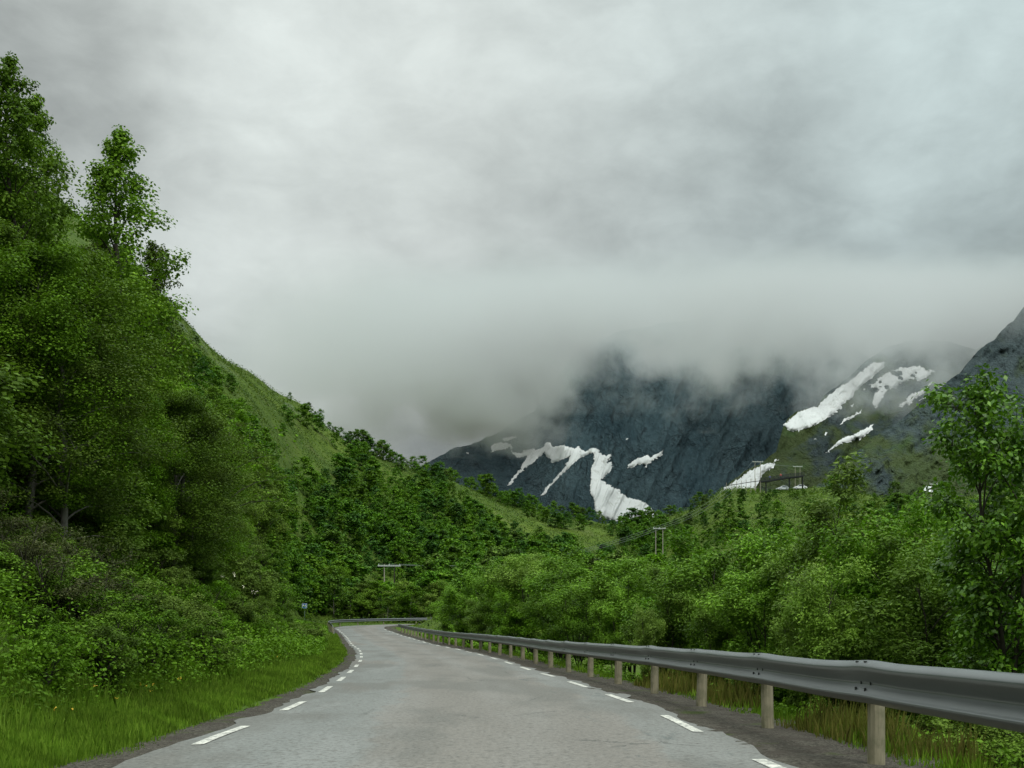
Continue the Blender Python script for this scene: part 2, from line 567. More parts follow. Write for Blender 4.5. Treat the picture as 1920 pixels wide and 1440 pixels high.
def mat_rock(name, a, b, green=0.0):
    m, T = material(name)
    P = T.n('ShaderNodeNewGeometry').outputs['Position']
    sp = T.n('ShaderNodeSeparateXYZ', ins={0: P})
    q = T.mapping(P, (1.0, .5, .30), (0, 0, 0), (0, math.radians(-22), 0))
    n1 = T.noise(q, .016, 7, .66, .4)
    n2 = T.noise(q, .060, 6, .62)
    n3 = T.noise(P, .25, 4, .6)
    n4 = T.noise(T.mapping(P, (1, 1, 1), (40, 3, 9)), .006, 5, .6)
    c = T.mix(T.rng(n1, .30, .70), a, b)
    c = T.mix(T.rng(n2, .56, .70), c, tuple(x * .45 for x in a))
    c = T.mix(T.math('MULTIPLY', T.rng(n4, .45, .65), .5), c, tuple(x * 1.35 for x in b))
    wq = T.n('ShaderNodeVectorMath', operation='MULTIPLY_ADD', ins={0: T.n('ShaderNodeTexNoise', ins={'Vector': P, 'Scale': .03, 'Detail': 4.0}).outputs['Color'], 1: (40, 40, 40), 2: q}).outputs[0]
    vr = T.n('ShaderNodeTexVoronoi', feature='DISTANCE_TO_EDGE', ins={'Vector': wq, 'Scale': .030})
    vr2 = T.n('ShaderNodeTexVoronoi', feature='DISTANCE_TO_EDGE', ins={'Vector': wq, 'Scale': .085})
    crk = T.math('MAXIMUM', T.rng(vr.outputs[0], .015, .075, .42, 0), T.rng(vr2.outputs[0], .01, .09, .22, 0))
    crk = T.math('MULTIPLY', crk, T.rng(T.noise(P, .012, 4), .40, .60))
    c = T.mix(crk, c, tuple(x * .35 for x in a))
    n5 = T.noise(q, .20, 5, .7)
    c = T.mix(T.math('MULTIPLY', T.rng(n5, .5, .7), .3), c, tuple(x * 1.7 for x in b))
    c = T.mix(T.math('MULTIPLY', T.rng(n5, .48, .34), .4), c, tuple(x * .5 for x in a))
    h = T.math('ADD', T.math('ADD', T.math('MULTIPLY', n1, 1.6), n2), T.math('ADD', T.math('MULTIPLY', n3, .3), T.math('MULTIPLY', n5, .5)))
    h = T.math('SUBTRACT', h, T.math('MULTIPLY', crk, .6))
    if green > 0:
        # moss and heath, thick low on the slope and thinning upwards; bare crags show through
        dq = T.mapping(P, (1.0, .6, .55), (9, 2, 5), (0, math.radians(38), 0))
        crag = T.noise(dq, .011, 6, .62, .3)
        hi = T.rng(sp.outputs[2], 140, 300, 0.0, .03)
        east = T.rng(sp.outputs[0], 300, 420, -.05, .06)
        gm = T.rng(T.math('SUBTRACT', crag, T.math('ADD', hi, east)), .40, .52)
        gc = T.mix(T.noise(dq, .03, 5, .65), (.040, .076, .018), (.078, .098, .026))
        gc = T.mix(T.rng(T.noise(P, .02, 4), .5, .7), gc, (.058, .110, .026))
        gc = T.mix(T.math('MULTIPLY', n3, .7), gc, (.040, .055, .022))
        c = T.mix(T.math('MULTIPLY', gm, green), c, gc)
    finish(T, principled(T, c, .92, .15, normal=bump(T, h, 1.0, 14.0)).outputs[0])
    return m


M['ground'], M['road'], M['gravel'], M['line'] = mat_ground(), mat_road(), mat_gravel(), mat_line()
M['rail'], M['post'], M['snow'] = mat_rail(), mat_post(), mat_snow()
M['rock_hazed'] = mat_rock('haze_blue_grey_rock', (.026, .054, .066), (.052, .086, .096))  # blue of the hazy distance is put into the rock colour
M['rock_green'] = mat_rock('mossy_rock', (.026, .044, .048), (.056, .078, .080), green=.95)
M['rock_scree'] = mat_rock('scree_rock', (.036, .052, .054), (.066, .084, .084), green=.30)

# ------------------------------------------------------------------ road line and terrain
CL = np.array([(.5, -40, 0), (.2, -20, 0), (-.25, 0, 0), (-.47, 9, 0), (-.58, 14, 0), (-.9, 20, 0), (-1.65, 28, 0), (-2.4, 35, 0.02),
               (-3.2, 42, .08), (-4.15, 49, .14), (-5.2, 56, .2), (-6.2, 62, .26), (-8.0, 72, .36), (-11.4, 92, .68), (-14.6, 110, 1.05),
               (-17.0, 122, 1.45), (-18.6, 130, 1.75), (-19.0, 136, 1.98), (-17.6, 142, 2.2), (-13.0, 147, 2.42), (-4, 149.5, 2.6), (12, 150, 2.7),
               (40, 148, 2.9), (80, 150, 3.2), (130, 160, 4)], float)


def catmull(P, step):
    out = []
    for i in range(len(P) - 1):
        p0, p1, p2, p3 = P[max(i - 1, 0)], P[i], P[i + 1], P[min(i + 2, len(P) - 1)]
        n = max(2, int(np.linalg.norm(p2 - p1) / step))
        for k in range(n):
            t = k / n
            # centripetal-like: scale tangents by the local chord
            L1 = np.linalg.norm(p2 - p1)
            m1 = (p2 - p0) / (np.linalg.norm(p2 - p0) + 1e-9) * L1
            m2 = (p3 - p1) / (np.linalg.norm(p3 - p1) + 1e-9) * L1
            t2, t3 = t * t, t * t * t
            out.append((2 * t3 - 3 * t2 + 1) * p1 + (t3 - 2 * t2 + t) * m1 + (-2 * t3 + 3 * t2) * p2 + (t3 - t2) * m2)
    out.append(P[-1])
    return np.array(out)


PATH = catmull(CL, .5)
for _ in range(12):                                             # soften the joints
    PATH[1:-1] = .25 * PATH[:-2] + .5 * PATH[1:-1] + .25 * PATH[2:]
TAN = np.gradient(PATH[:, :2], axis=0)
TAN /= np.linalg.norm(TAN, axis=1)[:, None]
NRM = np.stack([TAN[:, 1], -TAN[:, 0]], 1)                      # to the right of travel
SEG = np.linalg.norm(np.diff(PATH[:, :2], axis=0), axis=1)
ALONG = np.concatenate([[0], np.cumsum(SEG)])
ALONG -= ALONG[np.argmin(np.abs(PATH[:200, 1]))]                # 0 beside the camera


def along_at_y(y):
    k = np.argmin(np.abs(PATH[:300, 1] - y))
    return ALONG[k]


def at_along(l, s):
    """points at distance l along the road and offset s to its right"""
    l = np.asarray(l, float)
    x = np.interp(l, ALONG, PATH[:, 0])
    y = np.interp(l, ALONG, PATH[:, 1])
    z = np.interp(l, ALONG, PATH[:, 2])
    nx = np.interp(l, ALONG, NRM[:, 0])
    ny = np.interp(l, ALONG, NRM[:, 1])
    return x + nx * s, y + ny * s, z


def road_coords(x, y):
    x = np.asarray(x, float).ravel()
    y = np.asarray(y, float).ravel()
    s = np.empty_like(x)
    z = np.empty_like(x)
    sub = slice(None, None, 2)
    PX, PN, PZ = PATH[sub], NRM[sub], PATH[sub, 2]
    for a in range(0, len(x), 6000):
        b = slice(a, a + 6000)
        d2 = (x[b, None] - PX[None, :, 0]) ** 2 + (y[b, None] - PX[None, :, 1]) ** 2
        k = np.argmin(d2, 1)
        s0 = (x[b] - PX[k, 0]) * PN[k, 0] + (y[b] - PX[k, 1]) * PN[k, 1]
        s[b] = np.sign(s0 + 1e-9) * np.sqrt(d2[np.arange(len(k)), k])
        z[b] = PZ[k]
    return s, z


#             u     ridge row, ridge distance, foot distance, foot height, curve
PROF = np.array([(-900, -200, 210, 6, 0.5, 1.00), (-300, 60, 230, 7, 0.5, 1.0), (0, 285, 255, 10, .5, 1.05), (200, 447, 270, 10, .4, 1.10),
                 (290, 536, 280, 11, .3, 1.12), (325, 572, 285, 12, .3, 1.12), (400, 652, 300, 15, .3, 1.15), (470, 700, 315, 40, 1.0, 1.15), (520, 735, 322, 95, 1.5, 1.12),
                 (560, 758, 330, 146, 2.2, 1.02), (600, 792, 340, 154, 2.6, 1.02), (650, 826, 346, 158, 3.0, 1.05), (700, 850, 352, 160, 3.0, 1.08),
                 (800, 884, 370, 162, 3.0, 1.15), (850, 902, 380, 150, 2.0, 1.2), (950, 938, 395, 120, 0.5, 1.3), (1050, 964, 410, 90, -1.5, 1.35),
                 (1150, 984, 420, 75, -2.5, 1.4), (1230, 976, 390, 60, -3, 1.4), (1300, 950, 360, 55, -3, 1.4), (1352, 917, 342, 50, -3, 1.35),
                 (1560, 911, 338, 45, -3, 1.35), (1640, 925, 335, 40, -3, 1.35), (1700, 938, 330, 40, -3, 1.35), (1800, 930, 330, 40, -3, 1.35),
                 (1920, 905, 320, 40, -3, 1.35), (2600, 820, 300, 40, -3, 1.35)], float)


def far_terrain(x, y):
    yy = np.maximum(y, 8.0)
    u = np.clip(CU + F * x / yy, -900, 2600)
    rv, rd, fd, fz, ex = (np.interp(u, PROF[:, 0], PROF[:, k]) for k in range(1, 6))
    rz = CH + (HV - rv) * rd / F
    t = (y - fd) / (rd - fd)
    tc = np.clip(t, 0, 1)
    z = fz + (rz - fz) * tc ** ex
    # rounded crest, then down the far side
    over = np.maximum(y - rd, 0)
    return z - np.where(over > 0, .06 * over + .0006 * over ** 2, 0).clip(0, 140)


def terrain(x, y):
    shp = np.shape(x)
    x = np.asarray(x, float).ravel()
    y = np.asarray(y, float).ravel()
    s, zr = road_coords(x, y)
    eL = -s - 2.95
    bank = np.where(eL < .35, -.05, -.05 + .20 * np.clip(eL - .35, 0, 1.4) + .62 * np.clip(eL - 1.75, 0, 14) + .40 * np.clip(eL - 15.75, 0, 40))
    eR = s - 2.95
    fall = np.where(eR < 1.25, -.05, -.05 - .42 * np.clip(eR - 1.25, 0, 6.5) + .02 * np.clip(eR - 20, 0, 200))
    bank = np.where(eL > .45, bank * (1 - .88 * sstep(84, 116, y)), bank)
    near = zr + np.where(s < 0, bank, fall)
    near = near + .22 * fbm(x * .35, y * .35, 3, 4) * sstep(1.2, 4, np.abs(s) - 2.95) * 1.2
    far = far_terrain(x, y)
    far = far + (2.0 * fbm(x * .03, y * .03, 5, 5) + 1.1 * fbm(x * .11, y * .07, 6, 4)) * sstep(90, 200, y)
    w = sstep(45, 120, y)
    z = near * (1 - w) + far * w
    # the road's own corridor stays level
    c = sstep(3.6, 10.0, np.abs(s))
    zc = np.minimum(zr - .06, near)
    z = np.where(y > 40, zc * (1 - c) + z * c, z)
    z = np.where((np.abs(s) < 3.5), np.minimum(z, zr - .06), z)
    z = np.where(y > 900, np.minimum(z, -20), z)
    return z.reshape(shp)


def axis(parts):
    out = [np.arange(a, b, st) for a, b, st in parts]
    return np.concatenate(out)


gx = axis([(-1600, -400, 100), (-400, -160, 8), (-160, -60, 2.5), (-60, -26, 1.0), (-26, 12, .45), (12, 40, 1.0), (40, 160, 2.5), (160, 400, 8), (400, 1700, 100)])
gy = axis([(-60, -10, 5), (-10, 60, .6), (60, 170, 1.2), (170, 440, 3), (440, 900, 20), (900, 3200, 150)])
GX, GY = np.meshgrid(gx, gy)
GZ = terrain(GX, GY)
gr = link('ground', mesh_np('ground', np.stack([GX, GY, GZ], -1), grid_faces(len(gy), len(gx)), M['ground'], smooth=True))
tag(gr, kind='structure')


def strip(name, s_list, l0, l1, step, mat, z_fn, jit=0.0, kind='structure', seed=0):
    l = np.arange(l0, l1, step)
    S = np.array(s_list, float)
    LL, SS = np.meshgrid(l, S, indexing='ij')
    SSj = SS.copy()
    if jit:
        SSj[:, 0] += jit * fbm(l * .9, l * 0 + 3.3, seed, 4)
        SSj[:, -1] += jit * fbm(l * .9, l * 0 + 8.1, seed + 5, 4)
    x, y, z = at_along(LL, SSj)
    z = z + z_fn(LL, SSj)
    uv = np.stack([SSj, LL], -1).reshape(-1, 2)
    o = link(name, mesh_np(name, np.stack([x, y, z], -1), grid_faces(len(l), len(S)), mat, uv=uv, smooth=True))
    return tag(o, kind=kind)


LEND = ALONG[-1] - 1
strip('road', np.linspace(-2.98, 2.98, 15), -25, LEND, .4, M['road'],
      lambda l, s: .018 * fbm(l * .25, s * .8, 21, 3) - .004 * s * s * .3, jit=.20)
for sd, (a, b) in enumerate(((-3.50, -2.80), (2.80, 4.35))):
    strip('gravel_shoulder', np.linspace(a, b, 11), -25, LEND, .16, M['gravel'],
          lambda l, s: -.022 + .022 * fbm(l * 3.0, s * 3.0, 31, 3) - .02 * sstep(3.5, 4.3, np.abs(s)), jit=.28, seed=40 + sd)


def dashes(name, s0, first, pitch, length, wid):
    V, Fc, n = [], [], 0
    for k in range(-6, 30):
        a = first + k * pitch
        if a > 126:
            break
        l = np.linspace(a, a + length * PY.uniform(.92, 1.06), 7)
        S = np.array([s0 - wid / 2, s0, s0 + wid / 2])
        LL, SS = np.meshgrid(l, S, indexing='ij')
        x, y, z = at_along(LL, SS)
        z = z + .018 * fbm(LL * .25, SS * .8, 21, 3) - .004 * SS * SS * .3 + .007
        V.append(np.stack([x, y, z], -1).reshape(-1, 3))
        Fc.append(grid_faces(7, 3) + n)
        n += 21
    return tag(link(name, mesh_np(name, np.concatenate(V), np.concatenate(Fc), M['line'])), kind='structure')


dashes('edge_line', -2.74, along_at_y(16.2), 4.95, 2.25, .125)
dashes('edge_line', 2.74, along_at_y(12.7), 5.1, 2.35, .125)

# ------------------------------------------------------------------ mountains, snow, cloud
ATOP = np.array([(700, 925), (780, 880), (820, 858), (845, 843), (880, 833), (930, 812), (965, 790), (1000, 772), (1020, 752), (1035, 722), (1050, 698), (1075, 668),
                 (1110, 640), (1180, 618), (1260, 604), (1350, 592), (1450, 590), (1520, 612), (1600, 650), (1660, 690), (1740, 700), (1850, 720)], float)
BTOP = np.array([(1300, 965), (1330, 940), (1352, 917), (1362, 910), (1395, 884), (1430, 865), (1455, 848), (1468, 800), (1474, 790), (1490, 774), (1512, 766), (1532, 762), (1545, 742),
                 (1590, 706), (1620, 680), (1660, 650), (1700, 640), (1740, 640), (1780, 640), (1830, 655), (1845, 649), (1880, 617), (1920, 574), (2000, 500), (2150, 420), (2350, 380)], float)
CTOP = np.array([(1440, 990), (1500, 935), (1560, 885), (1640, 820), (1700, 778), (1745, 740), (1772, 720), (1800, 700), (1822, 672), (1840, 651), (1862, 637), (1880, 617), (1900, 600), (1920, 574), (2000, 500), (2150, 400), (2400, 330)], float)


def dist_A(u, v):
    # steep dome on the right part, gentler shoulder with scree on the left
    dome = sstep(960, 1080, u)
    base = 1480 + 60 * np.sin(u * .006) - 40 * dome
    slope = .95 * dome + 2.2 * (1 - dome)
    low = np.maximum(v - 830, 0)
    d = base + (1000 - v) * slope - low * .0
    rib = fbm((u + (v - 800) * .30) * .030, v * .006, 61, 4) * 26 + fbm((u + (v - 800) * .45) * .085, v * .022, 62, 3) * 9
    return d + rib * (.35 + .65 * dome)


def dist_B(u, v):
    d = 1060 + (1000 - v) * 1.15 + (u - 1700) * -.12
    rib = fbm((u + v * .55) * .022, (v - .5 * u) * .010, 71, 5) * 26 + fbm(u * .07, v * .07, 72, 3) * 5
    return d + rib


def dist_C(u, v):
    d = 800 + (1000 - v) * .75 + (u - 1700) * -.2
    rib = fbm((u + v * .5) * .025, (v - .4 * u) * .014, 81, 5) * 20 + fbm(u * .08, v * .08, 82, 3) * 4
    return d + rib


def slope_mesh(name, top, dfun, u0, u1, du, nv, vbot, mat, seed, rough=5.0):
    us = np.arange(u0, u1 + du, du)
    tv = np.interp(us, top[:, 0], top[:, 1]) + rough * fbm(us * .045, us * 0, seed, 5, .6)
    rows = []
    for k in range(nv + 1):
        t = k / nv
        v = vbot + (tv - vbot) * t
        d = dfun(us, v)
        rows.append(np.stack(px(us, v, d), -1))
    crest = rows[-1]
    for dd, dz in ((25, -6), (90, -45), (260, -170), (520, -420)):          # the far side behind the crest
        b = crest.copy()
        b[:, 1] += dd
        b[:, 0] *= (crest[:, 1] + dd) / crest[:, 1]
        b[:, 2] += dz
        rows.append(b)
    o = link(name, mesh_np(name, np.stack(rows, 0), grid_faces(len(rows), len(us)), mat, smooth=True))
    return tag(o, kind='structure')


slope_mesh('mountain', ATOP, dist_A, 700, 1850, 2.0, 190, 1050, M['rock_hazed'], 101, rough=4.0)
slope_mesh('mountain', BTOP, dist_B, 1300, 2300, 2.5, 170, 1050, M['rock_green'], 102, rough=3.5)
slope_mesh('mountain', CTOP, dist_C, 1440, 2400, 2.5, 150, 1050, M['rock_green'], 103, rough=4.5)


def crop5(p):
    return [(800 + a * .3646, 600 + b * .3646) for a, b in p]


def crop6(p):
    return [(1350 + a * .2969, 560 + b * .2969) for a, b in p]


SNOW = [
    ('A', 'large branching snowfield with long gullies below the dark dome', crop5([(325, 655), (330, 680), (365, 672), (415, 660), (432, 655), (440, 690), (465, 712), (510, 700), (505, 725), (480, 765), (445, 805), (405, 852), (425, 848), (470, 800), (530, 745), (605, 680), (612, 700), (640, 720), (670, 735), (740, 698), (715, 745), (660, 810), (615, 865), (585, 905), (608, 898), (655, 840), (715, 775), (770, 725), (825, 690), (858, 685), (850, 760), (845, 830), (842, 870), (850, 915), (880, 1010), (1060, 1060), (1190, 1060), (1200, 1000), (1155, 970), (1130, 950), (1100, 930), (1060, 922), (1030, 915), (1010, 895), (990, 870), (955, 855), (900, 825), (930, 790), (945, 770), (962, 730), (950, 725), (930, 738), (960, 690), (925, 700), (895, 690), (885, 660), (850, 658), (820, 675), (790, 668), (780, 650), (760, 660), (700, 645), (645, 650), (640, 625), (615, 625), (605, 650), (570, 660), (510, 672), (470, 688), (445, 685), (440, 645), (420, 630), (390, 628), (345, 640)])),
    ('A', 'short snow strip above the upper left end of the branching snowfield', crop5([(455, 595), (400, 606), (388, 622), (420, 624), (458, 607)])),
    ('A', 'ragged lone snow patch slanting across the middle of the dark dome', crop5([(1022, 770), (1040, 740), (1080, 715), (1110, 703), (1140, 695), (1155, 705), (1185, 680), (1222, 662), (1212, 690), (1180, 715), (1150, 735), (1120, 754), (1115, 740), (1060, 755)])),
    ('A', 'tiny snow fleck high on the dark dome above the lone slanting patch', crop5([(1014, 626), (1036, 603), (1034, 618)])),
    ('A', 'small round snow spot on the left shoulder of the far mountain', crop5([(203, 685), (213, 680), (224, 683), (215, 693)])),
    ('B', 'broad bright snowfield running up into the cloud beside the dark dome', crop6([(398, 795), (425, 830), (460, 848), (530, 825), (610, 795), (700, 745), (760, 700), (770, 670), (830, 630), (860, 590), (900, 545), (960, 500), (1030, 440), (1050, 400), (960, 400), (860, 490), (780, 540), (700, 600), (640, 645), (610, 680), (560, 695), (500, 710), (450, 745), (440, 770)])),
    ('B', 'forked snow patch with dark rock islands just under the cloud edge', crop6([(890, 585), (930, 570), (990, 565), (970, 620), (960, 660), (930, 672), (958, 662), (975, 692), (1000, 675), (1030, 630), (1050, 585), (1080, 565), (1110, 575), (1130, 540), (1200, 510), (1250, 525), (1300, 500), (1360, 460), (1260, 420), (1130, 440), (1050, 470), (980, 510), (920, 550)])),
    ('B', 'thin jagged snow gully to the right of the forked patch', crop6([(1115, 692), (1160, 650), (1190, 615), (1240, 590), (1300, 560), (1350, 505), (1336, 545), (1290, 590), (1220, 640), (1190, 672), (1170, 655), (1150, 687)])),
    ('B', 'short snow sliver just below the thin jagged gully', crop6([(1226, 660), (1270, 630), (1306, 606), (1298, 626), (1255, 652)])),
    ('B', 'narrow snow streak lying along the crest beneath the dark right ridge', crop6([(1318, 595), (1370, 560), (1428, 527), (1404, 552), (1350, 582)])),
    ('B', 'slim snow streak below the broad bright snowfield', crop6([(748, 802), (780, 760), (830, 735), (895, 703), (890, 722), (870, 728), (820, 765)])),
    ('B', 'long pointed snow tongue lowest on the green slope', crop6([(653, 985), (700, 940), (760, 890), (850, 850), (900, 825), (970, 785), (960, 815), (978, 822), (930, 860), (880, 895), (870, 875), (820, 905), (760, 915), (700, 955)])),
    ('B', 'small snow blot left of the long pointed tongue', crop6([(652, 862), (670, 843), (688, 848), (668, 868)])),
    ('B', 'tiny snow dash leftmost on the green slope', crop6([(570, 894), (614, 871), (604, 886)])),
    ('B', 'tiny snow dot between the broad snowfield and the forked patch', crop6([(826, 680), (838, 662), (847, 672), (838, 686)])),
    ('B', 'snow bank behind the tall power pole on the knoll', crop6([(-10, 1225), (28, 1188), (110, 1145), (190, 1085), (270, 1045), (330, 1035), (355, 1047), (310, 1080), (270, 1120), (240, 1165), (215, 1225)])),
    ('B', 'little snow cap above the snow bank on the knoll', crop6([(333, 1032), (352, 1014), (371, 1017), (352, 1034)])),
    ('C', 'small bright snow patch left of the low power pole at right', crop6([(1268, 1208), (1310, 1185), (1335, 1186), (1338, 1196), (1290, 1214)])),
    ('C', 'flat snow patch at the foot of the low power pole at right', crop6([(1316, 1222), (1330, 1204), (1355, 1209), (1380, 1207), (1374, 1219), (1340, 1223)])),
]
DFUN = {'A': dist_A, 'B': dist_B, 'C': dist_C}


def inside(poly, X, Y):
    poly = np.array(poly)
    x0, y0 = poly[:, 0], poly[:, 1]
    x1, y1 = np.roll(x0, -1), np.roll(y0, -1)
    r = np.zeros(X.shape, bool)
    for a, b, c, d in zip(x0, y0, x1, y1):
        cond = ((b > Y) != (d > Y)) & (X < (c - a) * (Y - b) / (d - b + 1e-12) + a)
        r ^= cond
    return r


def snow_patch(which, label, poly):
    p = np.array(poly)
    (u0, v0), (u1, v1) = p.min(0) - 4, p.max(0) + 4
    st = .7
    us, vs = np.arange(u0, u1, st), np.arange(v0, v1, st)
    U, V = np.meshgrid(us, vs)
    ju = 4.0 * fbm(U * .09, V * .09, 200, 4, .6) + 2.6 * fbm(U * .40, V * .40, 202, 3, .6)
    jv = 3.5 * fbm(U * .09 + 50, V * .09, 201, 4, .6) + 2.2 * fbm(U * .40, V * .40, 203, 3, .6)
    ins = inside(poly, U + ju, V + jv)
    if ins.sum() < 12:
        ins = inside(poly, U, V)
    if len(label) and 'forked' in label:
        ins &= ~((fbm(U * .08, V * .12, 210, 4) > .22) & (V < 735))
    if 'branching' in label:
        pass
    cell = ins[:-1, :-1] & ins[1:, :-1] & ins[:-1, 1:] & ins[1:, 1:]
    cnt = np.zeros(U.shape, int)
    cnt[:-1, :-1] += cell
    cnt[1:, :-1] += cell
    cnt[:-1, 1:] += cell
    cnt[1:, 1:] += cell
    d = DFUN[which](U, V)
    d0 = d
    soft = ins.astype(float)
    for ax in (0, 1, 0, 1):
        pd = [(0, 0), (0, 0)]
        pd[ax] = (5, 5)
        cs = np.cumsum(np.pad(soft, pd, mode='edge'), axis=ax)
        n_ = soft.shape[ax]
        soft = (np.take(cs, np.arange(10, 10 + n_), ax) - np.take(cs, np.arange(0, n_), ax)) / 10
    for ax, w in ((0, 15), (1, 15), (0, 11), (1, 11)):          # snow fills the hollows of the rock
        pd = [(0, 0), (0, 0)]
        pd[ax] = (w, w)
        cs = np.cumsum(np.pad(d, pd, mode='edge'), axis=ax)
        n_ = d.shape[ax]
        d = (np.take(cs, np.arange(2 * w, 2 * w + n_), ax) - np.take(cs, np.arange(0, n_), ax)) / (2 * w)
    off = 1.2 + np.maximum(soft - .5, 0) * (7.0 + 4.0 * fbm(U * .05, V * .05, 220, 3))          # metres of snow standing proud of the rock
    d2 = np.minimum(d0, d0 + (d - d0) * np.clip(soft * 2 - 1, 0, 1)) - off
    X, Y, Z = px(U, V, d2)
    idx = -np.ones(U.size, int)
    used = np.flatnonzero(cnt.ravel() > 0)
    if not len(used):
        return
    idx[used] = np.arange(len(used))
    a = np.arange(U.size).reshape(U.shape)
    q = np.stack([a[:-1, :-1], a[:-1, 1:], a[1:, 1:], a[1:, :-1]], -1)[cell]
    pts = np.stack([X, Y, Z], -1).reshape(-1, 3)[used]
    o = link('snow_patch', mesh_np('snow_patch', pts, idx[q][:, ::-1], M['snow'], smooth=True))
    tag(o, label, 'snow patch', 'snow patches on the mountains')


for w, lb, pl in SNOW:
    snow_patch(w, lb, pl)


def cloud_bank():
    m, T = material('mountain_cloud')
    P = T.n('ShaderNodeNewGeometry').outputs['Position']
    sp = T.n('ShaderNodeSeparateXYZ', ins={0: P})
    x, y, z = sp.outputs[0], sp.outputs[1], sp.outputs[2]
    base = T.math('ADD', 303.0, T.math('MULTIPLY', T.math('SUBTRACT', y, 1150.0), .31))
    # the cloud hangs lower over the left shoulder and over the snowy right ridge
    base = T.math('SUBTRACT', base, T.rng(x, 20, 130, 95, 0))
    base = T.math('SUBTRACT', base, T.rng(x, 330, 430, 0, 22))
    n = T.noise(T.mapping(P, (1, 1, 1.25)), .0062, 6, .58, .3)
    n2 = T.noise(T.mapping(P, (1, 1, 1), (300, 100, 50)), .017, 5, .6)
    hgt = T.math('DIVIDE', T.math('SUBTRACT', z, base), 62.0)
    f = T.math('ADD', hgt, T.math('MULTIPLY', T.math('SUBTRACT', n, .5), 5.6))
    f = T.math('ADD', f, T.math('MULTIPLY', T.math('SUBTRACT', n2, .5), 5.4))
    d = T.rng(f, -.3, 1.5)
    lid = T.math('SUBTRACT', T.math('SUBTRACT', z, T.math('MULTIPLY', y, .325)), T.math('MULTIPLY', T.math('SUBTRACT', n, .5), 190.0))
    d = T.math('MULTIPLY', d, T.rng(lid, -150, 50, 1, 0))
    d = T.math('MULTIPLY', d, T.rng(x, -420, 110, 0, 1))
    d = T.math('MULTIPLY', d, T.rng(x, 700, 900, 1, 0))
    d = T.math('MULTIPLY', d, T.rng(y, 985, 1080, 0, 1))
    d = T.math('MULTIPLY', d, .020)
    sc = T.n('ShaderNodeVolumeScatter', ins={'Color': (.90, .985, .98), 'Density': d, 'Anisotropy': .2})
    ab = T.n('ShaderNodeVolumeAbsorption', ins={'Color': (.0, .0, .0), 'Density': T.math('MULTIPLY', d, .39)})
    finish(T, None, T.n('ShaderNodeAddShader', ins={0: sc.outputs[0], 1: ab.outputs[0]}).outputs[0])
    mb = MB()
    mb.box((240, 1490, 425), (1320, 1020, 430))
    o = mb.build('cloud', m)
    tag(o, 'low grey cloud bank wrapped round the top of the dark mountain', 'cloud', kind='stuff')


cloud_bank()

# ------------------------------------------------------------------ trees: a few crowns of each kind, copied with shared meshes
def leaf_quads(rng, c, out, size, aspect, up=.65, outw=.8, rnd=.48):
    """leaf diamonds at centres c, facing up and away from out (their clump's middle)"""
    n = len(c)
    o = c - out
    o /= np.linalg.norm(o, axis=1)[:, None] + 1e-6
    nr = o * outw + np.array([0, 0, up]) + rng.normal(0, rnd, (n, 3))
    nr /= np.linalg.norm(nr, axis=1)[:, None] + 1e-6
    a = rng.normal(0, 1, (n, 3)) + np.array([0, 0, -.35]) + o * .6
    a -= nr * (a * nr).sum(1)[:, None]
    a /= np.linalg.norm(a, axis=1)[:, None] + 1e-6
    b = np.cross(nr, a)
    L = (size * rng.uniform(.65, 1.3, n))[:, None]
    W = L * aspect * .5
    p0 = c - a * L * .5
    p1 = c - a * L * .05 + b * W
    p2 = c + a * L * .5 - nr * L * .10
    p3 = c - a * L * .05 - b * W
    return np.stack([p0, p1, p2, p3], 1).reshape(-1, 3)


